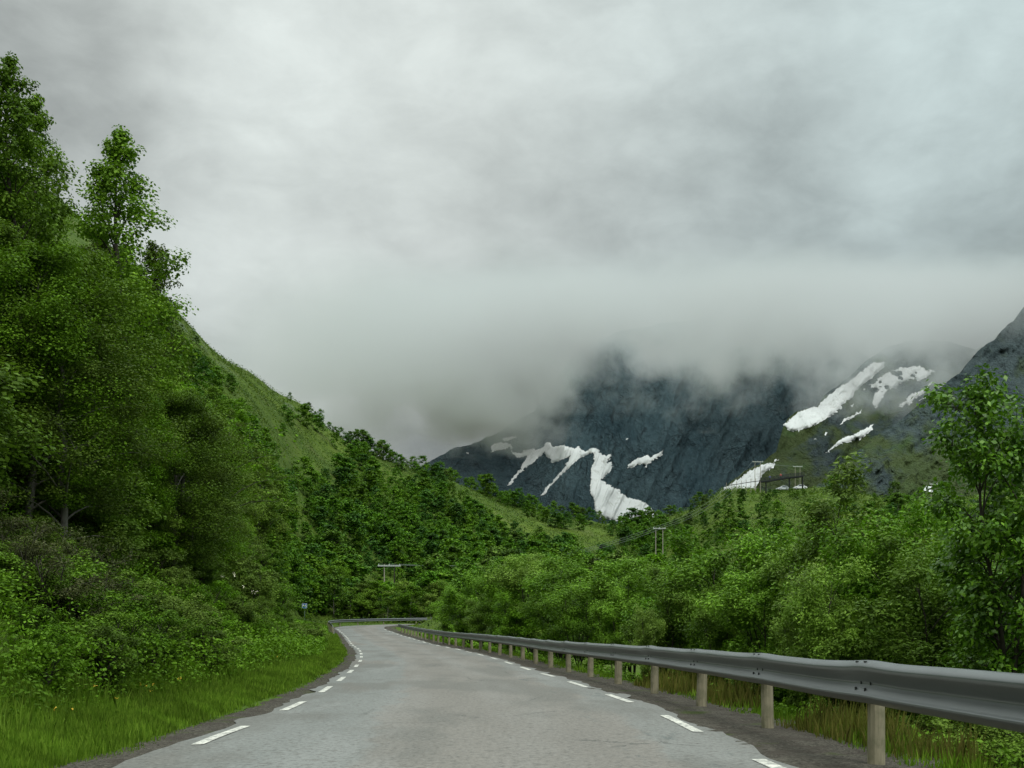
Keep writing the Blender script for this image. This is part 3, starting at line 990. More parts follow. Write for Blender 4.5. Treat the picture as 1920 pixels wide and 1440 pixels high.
def grow(seed, H, R0, base, limbs, nleaf, lsize, aspect, stems=1, spread=.15, sub=3, clump=.10, peak=.4, lean=0.0, gaps=0.0, flat=.7, sides=6):
    """returns (MB of the wood, leaf vertices)"""
    rng = np.random.default_rng(seed)
    wood = MB()
    C, Rd = [], []
    for st in range(stems):
        h = H * (1.0 if st == 0 else rng.uniform(.62, .95))
        az = rng.uniform(0, 6.28)
        sp = 0 if stems == 1 else spread * H * rng.uniform(.5, 1.2)
        tt = np.linspace(0, 1, 9)
        wx = np.cumsum(rng.normal(0, .012, 9)) * H
        wy = np.cumsum(rng.normal(0, .012, 9)) * H
        trunk = np.stack([wx - wx[0] + math.cos(az) * sp * tt ** 1.3 + lean * H * tt ** 1.5, wy - wy[0] + math.sin(az) * sp * tt ** 1.3, h * tt], 1)
        r0 = .011 * H / math.sqrt(stems) + .012
        ext = trunk.copy()
        ext[0, 2] = -.35
        wood.tube(ext, r0 * (1.05 - tt) + .006, sides, cap=False)
        nl = max(4, limbs // stems)
        for i in range(nl):
            q = (i + rng.uniform(0, 1)) / nl
            t = base + (1 - base) * q
            p = np.array([np.interp(t, tt, trunk[:, k]) for k in range(3)])
            prof = (math.sin(math.pi * min(1, max(.03, q ** (math.log(.5) / math.log(peak)))))) ** .65
            ln = R0 * (prof * rng.uniform(.62, 1.12) + .07)
            a = i * 2.39996 + rng.uniform(-.5, .5) + st
            el = math.radians(18 + 48 * q + rng.uniform(-12, 12))
            dr = np.array([math.cos(a) * math.cos(el), math.sin(a) * math.cos(el), math.sin(el)])
            k = np.linspace(0, 1, 5)[:, None]
            limb = p + dr * ln * k + np.array([0, 0, .12]) * ln * np.sin(k * 3.1) - np.array([0, 0, .16]) * ln * k ** 2
            wood.tube(limb, np.linspace(r0 * .38 * (1.1 - t) + .008, .004, 5), 4, cap=False)
            pts = [(limb[-1], 1.0), (limb[-2], .9)]
            for s_ in range(sub):
                f = rng.uniform(.35, 1)
                b = np.array([np.interp(f, np.linspace(0, 1, 5), limb[:, j]) for j in range(3)])
                d2 = dr + rng.normal(0, .65, 3)
                d2 /= np.linalg.norm(d2)
                e = b + d2 * ln * rng.uniform(.22, .45)
                if sub < 5:
                    wood.tube([b, (b + e) / 2 + np.array([0, 0, .03 * ln]), e], [.007, .005, .003], 3, cap=False)
                pts.append((e, rng.uniform(.7, 1.15)))
            for (e, w) in pts:
                if rng.random() < gaps:
                    continue
                C.append(e)
                Rd.append(clump * H * w * (.6 + .5 * prof))
    C = np.array(C)
    Rd = np.array(Rd)
    wgt = Rd ** 2
    k = rng.choice(len(C), nleaf, p=wgt / wgt.sum())
    g = rng.normal(0, 1, (nleaf, 3))
    g /= np.linalg.norm(g, axis=1)[:, None]
    g *= (rng.uniform(0, 1, nleaf) ** .45)[:, None]
    g[:, 2] *= flat
    c = C[k] + g * Rd[k][:, None]
    c[:, 2] = np.maximum(c[:, 2], .15)
    return wood, leaf_quads(rng, c, C[k] - np.array([0, 0, .25]) * Rd[k][:, None], np.full(nleaf, lsize), aspect)


def kind(name, leafmat, barkmat, **kw):
    wood, lv = grow(**kw)
    top = np.percentile(lv[:, 2], 99.8)
    wide = np.percentile(np.hypot(lv[:, 0], lv[:, 1]), 97)
    fz, fx = kw['H'] / top, kw['R0'] * 1.12 / wide
    sc = np.array([fx, fx, fz])
    lv = lv * sc
    wood.v = [v * sc for v in wood.v]
    tm = wood.mesh(name + '_wood', M[barkmat], smooth=True)
    lm = mesh_np(name + '_leaves', lv, np.arange(len(lv)).reshape(-1, 4), M[leafmat])
    return tm, lm, kw['H']


KIN = {}
# tall thin birches close by on the left bank
KIN['near'] = [kind('near_birch', 'birch', 'bark_pale', seed=s, H=10, R0=r, base=b * .3, limbs=32, nleaf=42000, lsize=.080, aspect=.78, sub=3, clump=.072, peak=pk, lean=ln)
               for s, r, b, pk, ln in ((1, 2.5, .12, .38, .02), (2, 2.9, .10, .45, .06), (3, 2.2, .15, .42, -.05), (4, 3.2, .08, .35, .03), (5, 2.7, .12, .5, -.02))]
KIN['open'] = [kind('open_birch', 'birch', 'bark', seed=s, H=12, R0=r, base=.10, limbs=60, nleaf=26000, lsize=.092, aspect=.8, sub=4, clump=.036, peak=.30, lean=l, gaps=.12)
               for s, r, l in ((12, 1.75, .02), (13, 2.0, -.02))]
KIN['mid'] = [kind('mid_birch', 'birch', 'bark_pale', seed=s, H=8, R0=r, base=b * .2, limbs=24, nleaf=7500, lsize=.20, aspect=.8, sub=3, clump=.092, peak=pk)
              for s, r, b, pk in ((21, 2.5, .10, .4), (22, 2.9, .06, .42), (23, 2.2, .14, .45), (24, 3.0, .08, .36))]
KIN['far'] = [kind('far_birch', 'birch_far', 'bark_pale', seed=s, H=7, R0=r, base=0.0, limbs=18, nleaf=2300, lsize=.33, aspect=.85, sub=3, clump=.115, peak=pk, sides=4)
              for s, r, b, pk in ((31, 2.2, .12, .4), (32, 2.7, .08, .45), (33, 1.9, .14, .5), (34, 2.4, .10, .35))]
KIN['willow'] = [kind('willow', 'willow', 'bark', seed=s, H=6, R0=r, base=.28, limbs=38, nleaf=23000, lsize=.125, aspect=.40, stems=5, spread=.16, sub=3, clump=.080, peak=.70, flat=.9)
                 for s, r in ((41, 1.6), (42, 1.9), (43, 1.5), (44, 1.75))]
KIN['bush'] = [kind('bush', 'shrub', 'bark', seed=s, H=2, R0=r, base=.05, limbs=30, nleaf=8000, lsize=.066, aspect=.6, stems=4, spread=.24, sub=3, clump=.12, peak=.6)
               for s, r in ((51, .7), (52, .9), (53, .8))]
KIN['brown'] = [kind('brown_bush', 'scrub', 'bark', seed=s, H=2, R0=.8, base=.05, limbs=20, nleaf=4500, lsize=.048, aspect=.5, stems=5, spread=.26, sub=3, clump=.11, peak=.6) for s in (55, 56)]
KIN['alder'] = [kind('broadleaf', 'alder', 'bark', seed=61, H=6, R0=1.25, base=.30, limbs=66, nleaf=19000, lsize=.092, aspect=.62, stems=3, spread=.07, sub=4, clump=.052, peak=.62)]
KIN['bare'] = [kind('sparse_birch', 'birch', 'bark', seed=71, H=8, R0=3.0, base=.30, limbs=22, nleaf=700, lsize=.14, aspect=.8, sub=4, clump=.06, peak=.5, lean=.08)]

COUNT = {}


def plant(name, label, cat, group, kin, x, y, h, z=None, wide=1.0, var=None, rz=None, sink=.1, part=('trunk', 'crown')):
    ks = KIN[kin]
    k = var if var is not None else PY.randrange(len(ks))
    tm, lm, H = ks[k]
    if z is None:
        z = float(terrain(np.array([x]), np.array([y]))[0])
    r = empty(name, (x, y, z - sink), PY.uniform(0, 6.28) if rz is None else rz)
    f = h / H
    r.scale = (f * wide, f * wide, f)
    tag(r, label, cat, group)
    link(part[0], tm, r)
    link(part[1], lm, r)
    COUNT[group] = COUNT.get(group, 0) + 1
    return r


# highest row a nearby tree may reach in each column, and boxes that must stay in view past nearer trees
LIM = np.array([(-200, 60), (0, 92), (45, 105), (60, 185), (120, 195), (135, 330), (150, 380), (250, 430), (300, 500), (312, 560), (330, 610), (400, 690), (440, 745), (480, 800), (560, 900),
                (640, 1000), (700, 1058), (800, 1080), (850, 1070), (960, 1030), (1040, 1015), (1100, 1020), (1180, 1030), (1225, 1045), (1255, 1045), (1300, 985), (1400, 985), (1450, 950), (1520, 915), (1540, 890),
                (1580, 862), (1640, 880), (1690, 940), (1720, 952), (1775, 960), (1800, 930), (1920, 900), (2100, 880)], float)
KEEP = [(556, 1126, 588, 1160, 134), (694, 1052, 756, 1088, 192), (1210, 982, 1258, 1036, 242), (1355, 855, 1520, 912, 331), (1722, 900, 1780, 938, 258), (622, 1152, 815, 1186, 150)]


def clear(u, vt, vb, hw, d):
    for (a, b, c, e, dd) in KEEP:
        if d < dd and u + hw > a and u - hw < c and vt < e and vb > b:
            return False
    return True


def ground_at(x, y):
    return float(terrain(np.array([x]), np.array([y]))[0])


def off_road(x, y, m):
    s, _ = road_coords(np.array([x]), np.array([y]))
    return abs(float(s[0])) > m


# --- named trees on the left
def lone(u, vt, d, kin, name, label, var=0, wide=1.0, group=None, rz=None, cat='tree', hmax=14):
    x = (u - CU) * d / F
    z = ground_at(x, d)
    top = CH + (HV - vt) * d / F
    h = min(max(top - z, 1.0), hmax)
    return plant(name, label, cat, group, kin, x, d, h, z, wide, var, rz)


lone(205, 232, 34, 'open', 'birch_tree', 'tall airy birch with sky showing through its crown, standing out above the left bank', 0, 1.2, rz=.4)
lone(285, 445, 42, 'open', 'birch_tree', 'thin drooping birch just downhill of the tall airy birch, against the cloud', 1, .9, rz=2.0)
lone(90, 185, 29, 'open', 'birch_tree', 'open birch between the leftmost tall tree and the airy birch', 1, .8, rz=4.2)
lone(8, 90, 25, 'open', 'birch_tree', 'tallest tree in view, rising at the left edge of the photo', 0, 1.0, rz=1.0)
lone(405, 775, 52, 'bare', 'birch_tree', 'sparse birch with bare dark branches amid the leafy left slope', 0, 1.1, rz=.2)

# --- the dense stand on the left bank
G1 = 'leafy birches packed along the left bank'
got = 0
tries = 0
while got < 95 and tries < 6000:
    tries += 1
    d = 15 * (125 / 15) ** PY.random()
    u = PY.uniform(-330, 720)
    x = (u - CU) * d / F
    s, _ = road_coords(np.array([x]), np.array([d]))
    if s[0] > -8.2:
        continue
    if d < 22 and s[0] > -11.0:
        continue
    z = ground_at(x, d)
    h = PY.uniform(5.5, 10.5) if d < 60 else PY.uniform(4.5, 8)
    vt = HV - F * (z + h - CH) / d
    hw = .36 * h * F / d
    lim = max(np.interp([u - hw * .6, u, u + hw * .6], LIM[:, 0], LIM[:, 1]))
    if vt < lim + 8:
        h = CH + (HV - lim - PY.uniform(8, 60)) * d / F - z
        if h < 3.2:
            continue
        vt = HV - F * (z + h - CH) / d
    if not clear(u, vt, HV - F * (z - CH) / d, hw, d):
        continue
    near = d < 55
    pos = 'beside the road bend, below the hill' if u > 480 else ('high on the steep left bank' if vt < 640 else 'low on the left bank')
    plant('birch_tree', 'leafy green birch in the close stand ' + pos, 'tree', G1 + (', ' + pos), 'near' if near else 'mid', x, d, h, z, PY.uniform(.9, 1.25))
    got += 1

# --- trees on the hillside behind, with open grass between them
def px_poly(pts):
    return np.array(pts, float)


GLADES = [px_poly([(840, 900), (900, 930), (985, 968), (1060, 1000), (1130, 1010), (1180, 1025), (1120, 1050), (1040, 1030), (960, 1010), (900, 975), (850, 940)]),
          px_poly([(480, 815), (560, 822), (620, 855), (560, 868), (500, 850)]),
          px_poly([(690, 860), (760, 880), (800, 905), (760, 910), (700, 890)]),
          px_poly([(280, 530), (340, 575), (420, 655), (520, 735), (600, 790), (560, 788), (500, 758), (440, 728), (380, 690), (320, 640), (280, 600)]),
          px_poly([(1330, 960), (1400, 945), (1470, 950), (1430, 990), (1340, 1000)]),
          px_poly([(1352, 908), (1560, 900), (1560, 932), (1352, 936)])]
WOOD = []
got = tries = 0
spots = []
DR = np.arange(96, 416, 2.0)
while got < 1050 and tries < 12000:
    tries += 1
    u = PY.uniform(300, 1240)
    rv, rd = np.interp(u, PROF[:, 0], PROF[:, 1]), np.interp(u, PROF[:, 0], PROF[:, 2])
    v = PY.uniform(rv, 1165)
    if u < 470 and v > 930:
        continue
    xs, ys, zs = px(u, v, DR)
    hit = np.flatnonzero(zs < terrain(xs, ys) + .05)
    if not len(hit) or hit[0] == 0:
        continue
    d = float(DR[hit[0]])
    x = (u - CU) * d / F
    if d > rd + 6 or not off_road(x, d, 7):
        continue
    z = ground_at(x, d)
    vb = HV - F * (z - CH) / d
    glade = any(inside(g, np.array([u]), np.array([vb]))[0] for g in GLADES)
    if glade and PY.random() > (.32 if u < 600 else .07):
        continue
    if d > 190 and vnoise(x * .035, d * .022, 91) < .36 and PY.random() < .8:
        continue
    h = PY.uniform(3.0, 6.6) if u > 560 else PY.uniform(2.2, 4.5)
    if d < 190 and u > 480:
        h += 1.2
    if glade:
        h = PY.uniform(.8, 2.2)
    h *= PY.uniform(.7, 1.25)
    vt = HV - F * (z + h - CH) / d
    hw = .46 * h * F / d
    if not clear(u, vt, vb, hw, d):
        h *= .55
        vt = HV - F * (z + h - CH) / d
        if not clear(u, vt, vb, hw * .55, d):
            continue
    spots.append((h / d, x, d, h, z, rd, u))
    got += 1
spots.sort(reverse=True)
for i, (_, x, d, h, z, rd, u) in enumerate(spots):
    if i >= 48:
        WOOD.append((x, d, z, h))
        continue
    pos = 'on the upper hillside' if d > 190 else 'on the lower hillside behind the bend'
    plant('birch_tree', 'small dark green birch scattered ' + pos, 'tree', 'hillside birches ' + pos, 'far' if d > 150 else 'mid', x, d, h, z, PY.uniform(.9, 1.35))
for i in range(34):
    u = 596 + i * 8.4 + PY.uniform(-4, 4)
    d = PY.uniform(157, 178)
    x = (u - CU) * d / F
    z = ground_at(x, d)
    h = PY.uniform(3.5, 6.5)
    if 660 < u < 785:
        h = min(h, CH + (HV - 1088) * d / F - z)
    plant('birch_tree', 'dark green birch in the shady row just beyond the far guard rail', 'tree', 'birches beyond the far guard rail', 'mid', x, d, h, z, PY.uniform(1.1, 1.5))
# the crest between hill and dome is a closed line of trees
for ci, u in enumerate(np.arange(575, 1330, 13)):
    uu = u + PY.uniform(-6, 6)
    rd = float(np.interp(uu, PROF[:, 0], PROF[:, 2])) + PY.uniform(-16, 2)
    x = (uu - CU) * rd / F
    z = ground_at(x, rd)
    h = PY.uniform(3.5, 7.0) * (1.0 if uu > 680 else .6)
    if uu > 1120:
        h *= .75
    if not clear(uu, HV - F * (z + h - CH) / rd, HV - F * (z - CH) / rd, 8, rd):
        continue
    if ci % 2:
        WOOD.append((x, rd, z, h))
        continue
    plant('birch_tree', 'small birch standing out along the hill crest against the mountain and cloud', 'tree', 'birches in a row along the hill crest', 'far', x, rd, h, z, PY.uniform(.95, 1.4))


M['birch_far_light'] = leaf_mat('distant_fresh_leaves', (.050, .100, .009), (.086, .158, .014), (.135, .220, .024), transl=.25, spec=.1, objvar=.02, clump=.12)
M['birch_far_dark'] = leaf_mat('distant_dark_leaves', (.024, .060, .010), (.042, .096, .014), (.070, .140, .020), transl=.25, spec=.1, objvar=.02, clump=.12)


def merged_wood(name, spots, label):
    """a far wood that reads as one mass: crowns and stems in one mesh"""
    V, mi, n = [], [], 0
    for (x, y, z, h) in spots:
        _, lm, H = KIN['far'][PY.randrange(4)]
        if n == 0:
            cache = {}
        if lm.name not in cache:
            co = np.empty(len(lm.vertices) * 3, np.float32)
            lm.vertices.foreach_get('co', co)
            cache[lm.name] = co.reshape(-1, 4, 3)
        q = cache[lm.name][PY.randrange(2)::2].reshape(-1, 3).astype(float)
        c = q.reshape(-1, 4, 3).mean(1, keepdims=True)
        q = ((q.reshape(-1, 4, 3) - c) * 1.3 + c).reshape(-1, 3)
        a = PY.uniform(0, 6.28)
        f = h / H
        w = f * PY.uniform(.95, 1.4)
        V.append(np.stack([x + w * (q[:, 0] * math.cos(a) - q[:, 1] * math.sin(a)), y + w * (q[:, 0] * math.sin(a) + q[:, 1] * math.cos(a)), z - .1 + f * q[:, 2]], 1))
        mi.append(np.full(len(q) // 4, PY.choice((0, 0, 1, 1, 2)), np.int32))
        n += 1
    V = np.concatenate(V)
    me = mesh_np(name, V, np.arange(len(V)).reshape(-1, 4), M['birch_far'])
    me.materials.append(M['birch_far_light'])
    me.materials.append(M['birch_far_dark'])
    me.polygons.foreach_set('material_index', np.concatenate(mi))
    o = link(name, me)
    tag(o, label, 'woodland', kind='stuff')


merged_wood('distant_wood', WOOD, 'distant birch scrub covering the far hillside as one green mass')

# --- the wooded valley right of the road
WILL = [(1622, 858, 19.5, .84), (1555, 972, 21, .8), (1690, 935, 18, .8), (1470, 965, 24, .8), (1720, 985, 17, 1.0), (1400, 1000, 26, .9), (1555, 1040, 17, .9), (1780, 1020, 16, .9),
        (1320, 990, 31, 1.0), (1440, 1060, 22, .9), (1850, 960, 19, 1.0), (1910, 930, 22, 1.1), (1255, 1052, 30, .9), (1190, 1042, 37, 1.0), (1350, 1090, 25, .8), (1120, 1045, 44, 1.0),
        (1050, 1022, 50, 1.1), (1000, 1035, 56, 1.0), (940, 1045, 64, 1.0), (880, 1072, 74, 1.0), (840, 1085, 86, .9), (1085, 1090, 40, .9), (1150, 1095, 35, .9), (960, 1100, 55, .9),
        (900, 1110, 66, .9), (1500, 1115, 18, .6), (1215, 1130, 29, .7), (1900, 1060, 15, .8), (2000, 960, 17, 1.0), (2050, 900, 20, 1.0)]
WL = ['large pale willow in full leaf, the highest dome of leaves behind the guard rail', 'pale green willow merging into the left side of the largest willow', 'pale green willow close behind the right shoulder of the largest willow',
      'rounded willow left of the largest one, below the knoll with parked cars', 'lower willow between the largest willow and the broad-leaved tree at right']
for i, (u, vt, d, w) in enumerate(WILL):
    lb = WL[i] if i < len(WL) else ('willow bush in the row close behind the guard rail' if d < 34 else 'willow bush in the dark row behind the far stretch of guard rail')
    g = None if i < len(WL) else ('willows close behind the guard rail' if d < 34 else 'willows behind the far stretch of guard rail')
    lone(u, vt, d, 'willow', 'willow_tree', lb, i % 4, w * PY.uniform(1.0, 1.2), group=g, hmax=9)
got = tries = 0
while got < 70 and tries < 9000:
    tries += 1
    d = 38 * (330 / 38) ** (PY.random() ** .8)
    u = PY.uniform(800, 2080)
    x = (u - CU) * d / F
    s, _ = road_coords(np.array([x]), np.array([d]))
    if s[0] < 7.5 and d < 140 or abs(s[0]) < 8:
        continue
    z = ground_at(x, d)
    vb = HV - F * (z - CH) / d
    if any(inside(g, np.array([u]), np.array([vb]))[0] for g in GLADES) and PY.random() > .12:
        continue
    h = PY.uniform(4, 7)
    vt = HV - F * (z + h - CH) / d
    hw = .46 * h * F / d
    lim = max(np.interp([u - hw * .6, u, u + hw * .6], LIM[:, 0], LIM[:, 1]))
    if d < 150 and vt < lim + 6:
        h = CH + (HV - lim - PY.uniform(6, 40)) * d / F - z
        if h < 2.2:
            continue
        vt = HV - F * (z + h - CH) / d
    if not clear(u, vt, vb, hw, d):
        continue
    pos = 'on the rising ground below the knoll' if d > 140 else 'deep in the valley right of the road'
    plant('birch_tree', 'green birch ' + pos, 'tree', 'valley birches ' + pos, 'mid' if d < 150 else 'far', x, d, h, z, PY.uniform(1.0, 1.4))
    got += 1

SCRUB = []
for i in range(170):
    u = PY.uniform(1180, 1720)
    d = PY.uniform(190, 334)
    x = (u - CU) * d / F
    z = ground_at(x, d)
    h = PY.uniform(2.2, 4.6)
    h = min(h, CH + (HV - (914 if 1345 < u < 1530 else 922)) * d / F - z + PY.uniform(-.8, 0))
    if h < .8 or not clear(u, HV - F * (z + h - CH) / d, HV - F * (z - CH) / d, .3 * h * F / d, d):
        continue
    SCRUB.append((x, d, z, h))
merged_wood('knoll_scrub', SCRUB, 'low dark birch scrub on the grassy knoll below the parked cars')
for i in range(9):
    u = 1712 + i * 9 + PY.uniform(-4, 4)
    d = PY.uniform(205, 240)
    x = (u - CU) * d / F
    z = ground_at(x, d)
    h = CH + (HV - PY.uniform(931, 944)) * d / F - z
    plant('birch_tree', 'green birch in front of the low power pole at right', 'tree', 'birches in front of the low power pole', 'far', x, d, max(h, 1.5), z, PY.uniform(1.0, 1.3))

x, y, _ = px(1893, 0, 12.4)
plant('broadleaf_tree', 'broad-leaved tree with thin dark stems rising behind the rail at the right edge', 'tree', None, 'alder', x, y, CH + (HV - 700) * y / F - ground_at(x, y), None, .74, 0, rz=1.1)
x, y, _ = px(2010, 0, 13.5)
plant('broadleaf_tree', 'second broad-leaved tree half cut off by the right edge of the photo', 'tree', None, 'alder', x, y, CH + (HV - 640) * y / F - ground_at(x, y), None, .75, 0, rz=3.9)

# ------------------------------------------------------------------ undergrowth
def bushes(n, dmin, dmax, emin, emax, side, kin, hmin, hmax, name, label, group, ulim=(-400, 2300), vcap=None):
    got = tries = 0
    while got < n and tries < n * 40:
        tries += 1
        d = dmin * (dmax / dmin) ** PY.random()
        l = along_at_y(d)
        x, y, z0 = at_along(l, side * (2.95 + PY.uniform(emin, emax)))
        x, y = float(x), float(y)
        if y < 3:
            continue
        u = CU + F * x / y
        if not (ulim[0] < u < ulim[1]):
            continue
        z = ground_at(x, y)
        h = PY.uniform(hmin, hmax)
        vt = HV - F * (z + h - CH) / y
        if not clear(u, vt, HV - F * (z - CH) / y, .4 * h * F / y, y):
            continue
        if vcap is not None and vt < vcap(u):
            continue
        plant(name, label, 'shrub', group, kin, x, y, h, z, PY.uniform(.9, 1.4), part=('stems', 'foliage'))
        got += 1


bushes(60, 45, 122, 2.4, 9.0, -1, 'bush', 1.2, 2.8, 'shrub', 'leafy shrub on the left bank towards the bend, half way to the road sign', 'shrubs on the left bank towards the bend')
bushes(46, 13, 48, 5.0, 9.5, -1, 'bush', 1.6, 3.2, 'shrub', 'tall leafy shrub in front of the birch trunks on the left bank', 'tall shrubs before the left birches')
bushes(170, 8, 70, 2.0, 7.0, -1, 'bush', .45, 1.5, 'shrub', 'low leafy shrub at the foot of the left bank above the grass verge', 'shrubs on the left bank')
bushes(34, 8, 20, 2.6, 8.0, -1, 'brown', .8, 1.7, 'shrub', 'brownish scrubby bush low on the left bank near the camera', 'brown scrub on the left bank')
bushes(30, 8, 90, 2.6, 5.5, 1, 'bush', .6, 1.2, 'shrub', 'leafy shrub just behind and below the guard rail', 'shrubs behind the guard rail', vcap=lambda u: 1130)


def blades(name, n, dmin, dmax, emin, emax, side, hmin, hmax, mat, seed, bias=1.0, patch=None, w0=.008, kindv='stuff', lean=.35):
    rng = np.random.default_rng(seed)
    d = dmin * (dmax / dmin) ** (rng.random(n) ** bias)
    l = np.interp(d, PATH[:300, 1], ALONG[:300])
    e = emin + (emax - emin) * rng.random(n)
    e = e + .25 * fbm(l * .5, l * 0 + 2.2, seed, 3) * (e < emin + .6)
    x, y, _ = at_along(l, side * (2.95 + e))
    x = x + rng.normal(0, .05, n)
    y = y + rng.normal(0, .25, n)
    if patch is not None:
        k = patch(x, y, rng)
        x, y, d, e = x[k], y[k], d[k], e[k]
        n = len(x)
    z = terrain(x, y) - .03
    ht = rng.uniform(hmin, hmax, n) * (.55 + .6 * vnoise(x * 1.3, y * 1.3, seed + 1)) * sstep(emin - .25, emin + .5, e).clip(.35, 1)
    wd = w0 * (1 + np.maximum(d - 10, 0) * .06)
    a = rng.uniform(0, 6.283, n)
    lx, ly = np.cos(a) * ht * lean * rng.random(n), np.sin(a) * ht * lean * rng.random(n)
    b = rng.uniform(0, 6.283, n)
    wx, wy = np.cos(b) * wd, np.sin(b) * wd
    p = np.stack([np.stack([x - wx, y - wy, z], -1), np.stack([x + wx, y + wy, z], -1),
                  np.stack([x + wx * .7 + lx * .35, y + wy * .7 + ly * .35, z + ht * .6], -1), np.stack([x + lx, y + ly, z + ht], -1),
                  np.stack([x - wx * .7 + lx * .35, y - wy * .7 + ly * .35, z + ht * .6], -1)], 1)
    o = link(name, mesh_np(name, p.reshape(-1, 3), np.arange(n * 5).reshape(-1, 5), M[mat]))
    return tag(o, kind=kindv)


o = blades('verge_grass', 120000, 6.5, 125, .36, 2.6, -1, .10, .26, 'grass', 301, bias=1.15)
tag(o, 'soft green grass covering the verge left of the road', 'grass')
o = blades('tall_weeds', 9000, 7, 90, .9, 4.2, -1, .25, .50, 'grass', 305, patch=lambda x, y, g: vnoise(x * .7, y * .5, 19) > .45, w0=.005)
tag(o, 'taller yellowish weeds rising in patches from the left verge', 'weeds')
o = blades('verge_grass', 34000, 6.5, 100, 1.15, 4.2, 1, .15, .40, 'grass', 302)
tag(o, 'green grass growing between and behind the guard rail posts', 'grass')
o = blades('dry_grass', 15000, 7.0, 24, 1.15, 3.2, 1, .3, .8, 'drygrass', 303, patch=lambda x, y, g: vnoise(x * .55, y * .45, 9) > .48)
tag(o, 'tall yellowish brown grass seen under the guard rail', 'grass')


def ground_cover(name, n, fn, size, mat, seed, lift=.25, up=.6):
    rng = np.random.default_rng(seed)
    x, y = fn(rng, n)
    z = terrain(x, y)
    c = np.stack([x, y, z + rng.uniform(.02, 1, len(x)) * lift], -1)
    lv = leaf_quads(rng, c, c - np.array([0, 0, 1.0]), size(y), .55, up=up, outw=.3, rnd=.6)
    o = link(name, mesh_np(name, lv, np.arange(len(lv)).reshape(-1, 4), M[mat]))
    return tag(o, kind='stuff')


def left_bank(rng, n):
    d = 7 * (130 / 7) ** rng.random(n)
    l = np.interp(d, PATH[:300, 1], ALONG[:300])
    x, y, _ = at_along(l, -(2.95 + 1.5 + 13 * rng.random(n) ** 1.35))
    return x, y


def right_bank(rng, n):
    d = 6.5 * (110 / 6.5) ** rng.random(n)
    l = np.interp(d, PATH[:300, 1], ALONG[:300])
    x, y, _ = at_along(l, 2.95 + 1.9 + 9 * rng.random(n) ** 1.2)
    return x, y


def hill_cover(rng, n):
    u = rng.uniform(180, 1960, n)
    d = rng.uniform(100, 415, n)
    k = d < np.interp(u, PROF[:, 0], PROF[:, 2]) + 8
    x, y = (u - CU) * d / F, d
    x, y = x[k], y[k]
    s, _ = road_coords(x, y)
    k = np.abs(s) > 6
    return x[k], y[k]


o = ground_cover('undergrowth', 150000, left_bank, lambda y: .035 + y * .0020, 'shrub', 401, .85)
tag(o, 'tangled leafy undergrowth covering the left bank beneath the birches', 'undergrowth')
o = ground_cover('undergrowth', 80000, right_bank, lambda y: .035 + y * .0020, 'shrub', 402, .5)
tag(o, 'leafy undergrowth on the slope below the guard rail', 'undergrowth')
def hill_scrub(rng, n):
    x, y = hill_cover(rng, n)
    k = vnoise(x * .10, y * .055, 95) * .6 + vnoise(x * .35, y * .18, 96) * .4 > .47
    return x[k], y[k]


o = ground_cover('hill_scrub', 150000, hill_scrub, lambda y: .14 + y * .0010, 'birch_far_dark', 404, 1.0, .7)
tag(o, 'low dark scrub spread in patches over the grassy hillside', 'scrub')
o = ground_cover('hill_scrub', 60000, hill_scrub, lambda y: .14 + y * .0010, 'birch_far_light', 405, 1.3, .7)
tag(o, 'fresh green low scrub mixed among the dark scrub on the hillside', 'scrub')
o = ground_cover('hill_grass', 110000, hill_cover, lambda y: .15 + y * .0014, 'moor', 403, .45, 1.3)
tag(o, 'bright green grass and heath on the open hillside', 'grass')


def flower(name, label, cat, group, mat, x, y, n, h, seed, size=.028, spread=.22):
    rng = np.random.default_rng(seed)
    z = ground_at(x, y)
    r = empty(name, (x, y, z))
    tag(r, label, cat, group)
    st, fl = MB(), []
    for i in range(n):
        a, q = rng.uniform(0, 6.28), spread * math.sqrt(rng.random())
        b = np.array([math.cos(a) * q * .5, math.sin(a) * q * .5, -.05])
        t = np.array([math.cos(a) * q, math.sin(a) * q, h * rng.uniform(.65, 1)])
        st.tube([b, (b + t) / 2, t], [.004, .003, .002], 3, cap=False)
        m = 10
        c = t + rng.normal(0, size * .8, (m, 3))
        fl.append(leaf_quads(rng, c, np.repeat(t[None], m, 0), np.full(m, size), .8))
    st.build('stems', M['shrub'], r)
    f = np.concatenate(fl)
    link('blossoms', mesh_np('blossoms', f, np.arange(len(f)).reshape(-1, 4), M[mat]), r)
    return r


def at_px_ground(u, v):
    """ray from the camera through pixel u, v to the ground"""
    d = np.arange(4, 140, .05)
    x, y, z = px(u, v, d)
    g = terrain(x, y)
    k = np.argmax(z < g + .05)
    return float(x[k]), float(y[k])


x, y = at_px_ground(1690, 1395)
flower('wildflower_plant', 'pink wildflowers blooming right of the nearest guard rail post', 'flowers', None, 'petal_pink', x, y, 9, .5, 501, .018)
for i, (u, v, lb) in enumerate([(290, 1330, 'yellow wildflowers among shrubs on the left bank'), (270, 1345, 'yellow wildflowers among shrubs on the left bank'), (200, 1358, 'yellow wildflowers among shrubs on the left bank'),
                               (340, 1322, 'yellow wildflowers among shrubs on the left bank'), (125, 1385, 'yellow wildflowers among shrubs on the left bank'), (528, 1262, 'yellow wildflowers among shrubs on the left bank')]):
    x, y = at_px_ground(u, v)
    flower('wildflower_plant', lb, 'flowers', 'yellow wildflowers on the left bank', 'petal_yellow', x, y, 2, .5, 510 + i, .012, .15)
x, y = at_px_ground(452, 1190)
flower('blossom_bush', 'cream blossom sprays on a bush at the foot of the left slope', 'shrub', None, 'petal_white', x, y, 6, 1.9, 530, .036, .6)

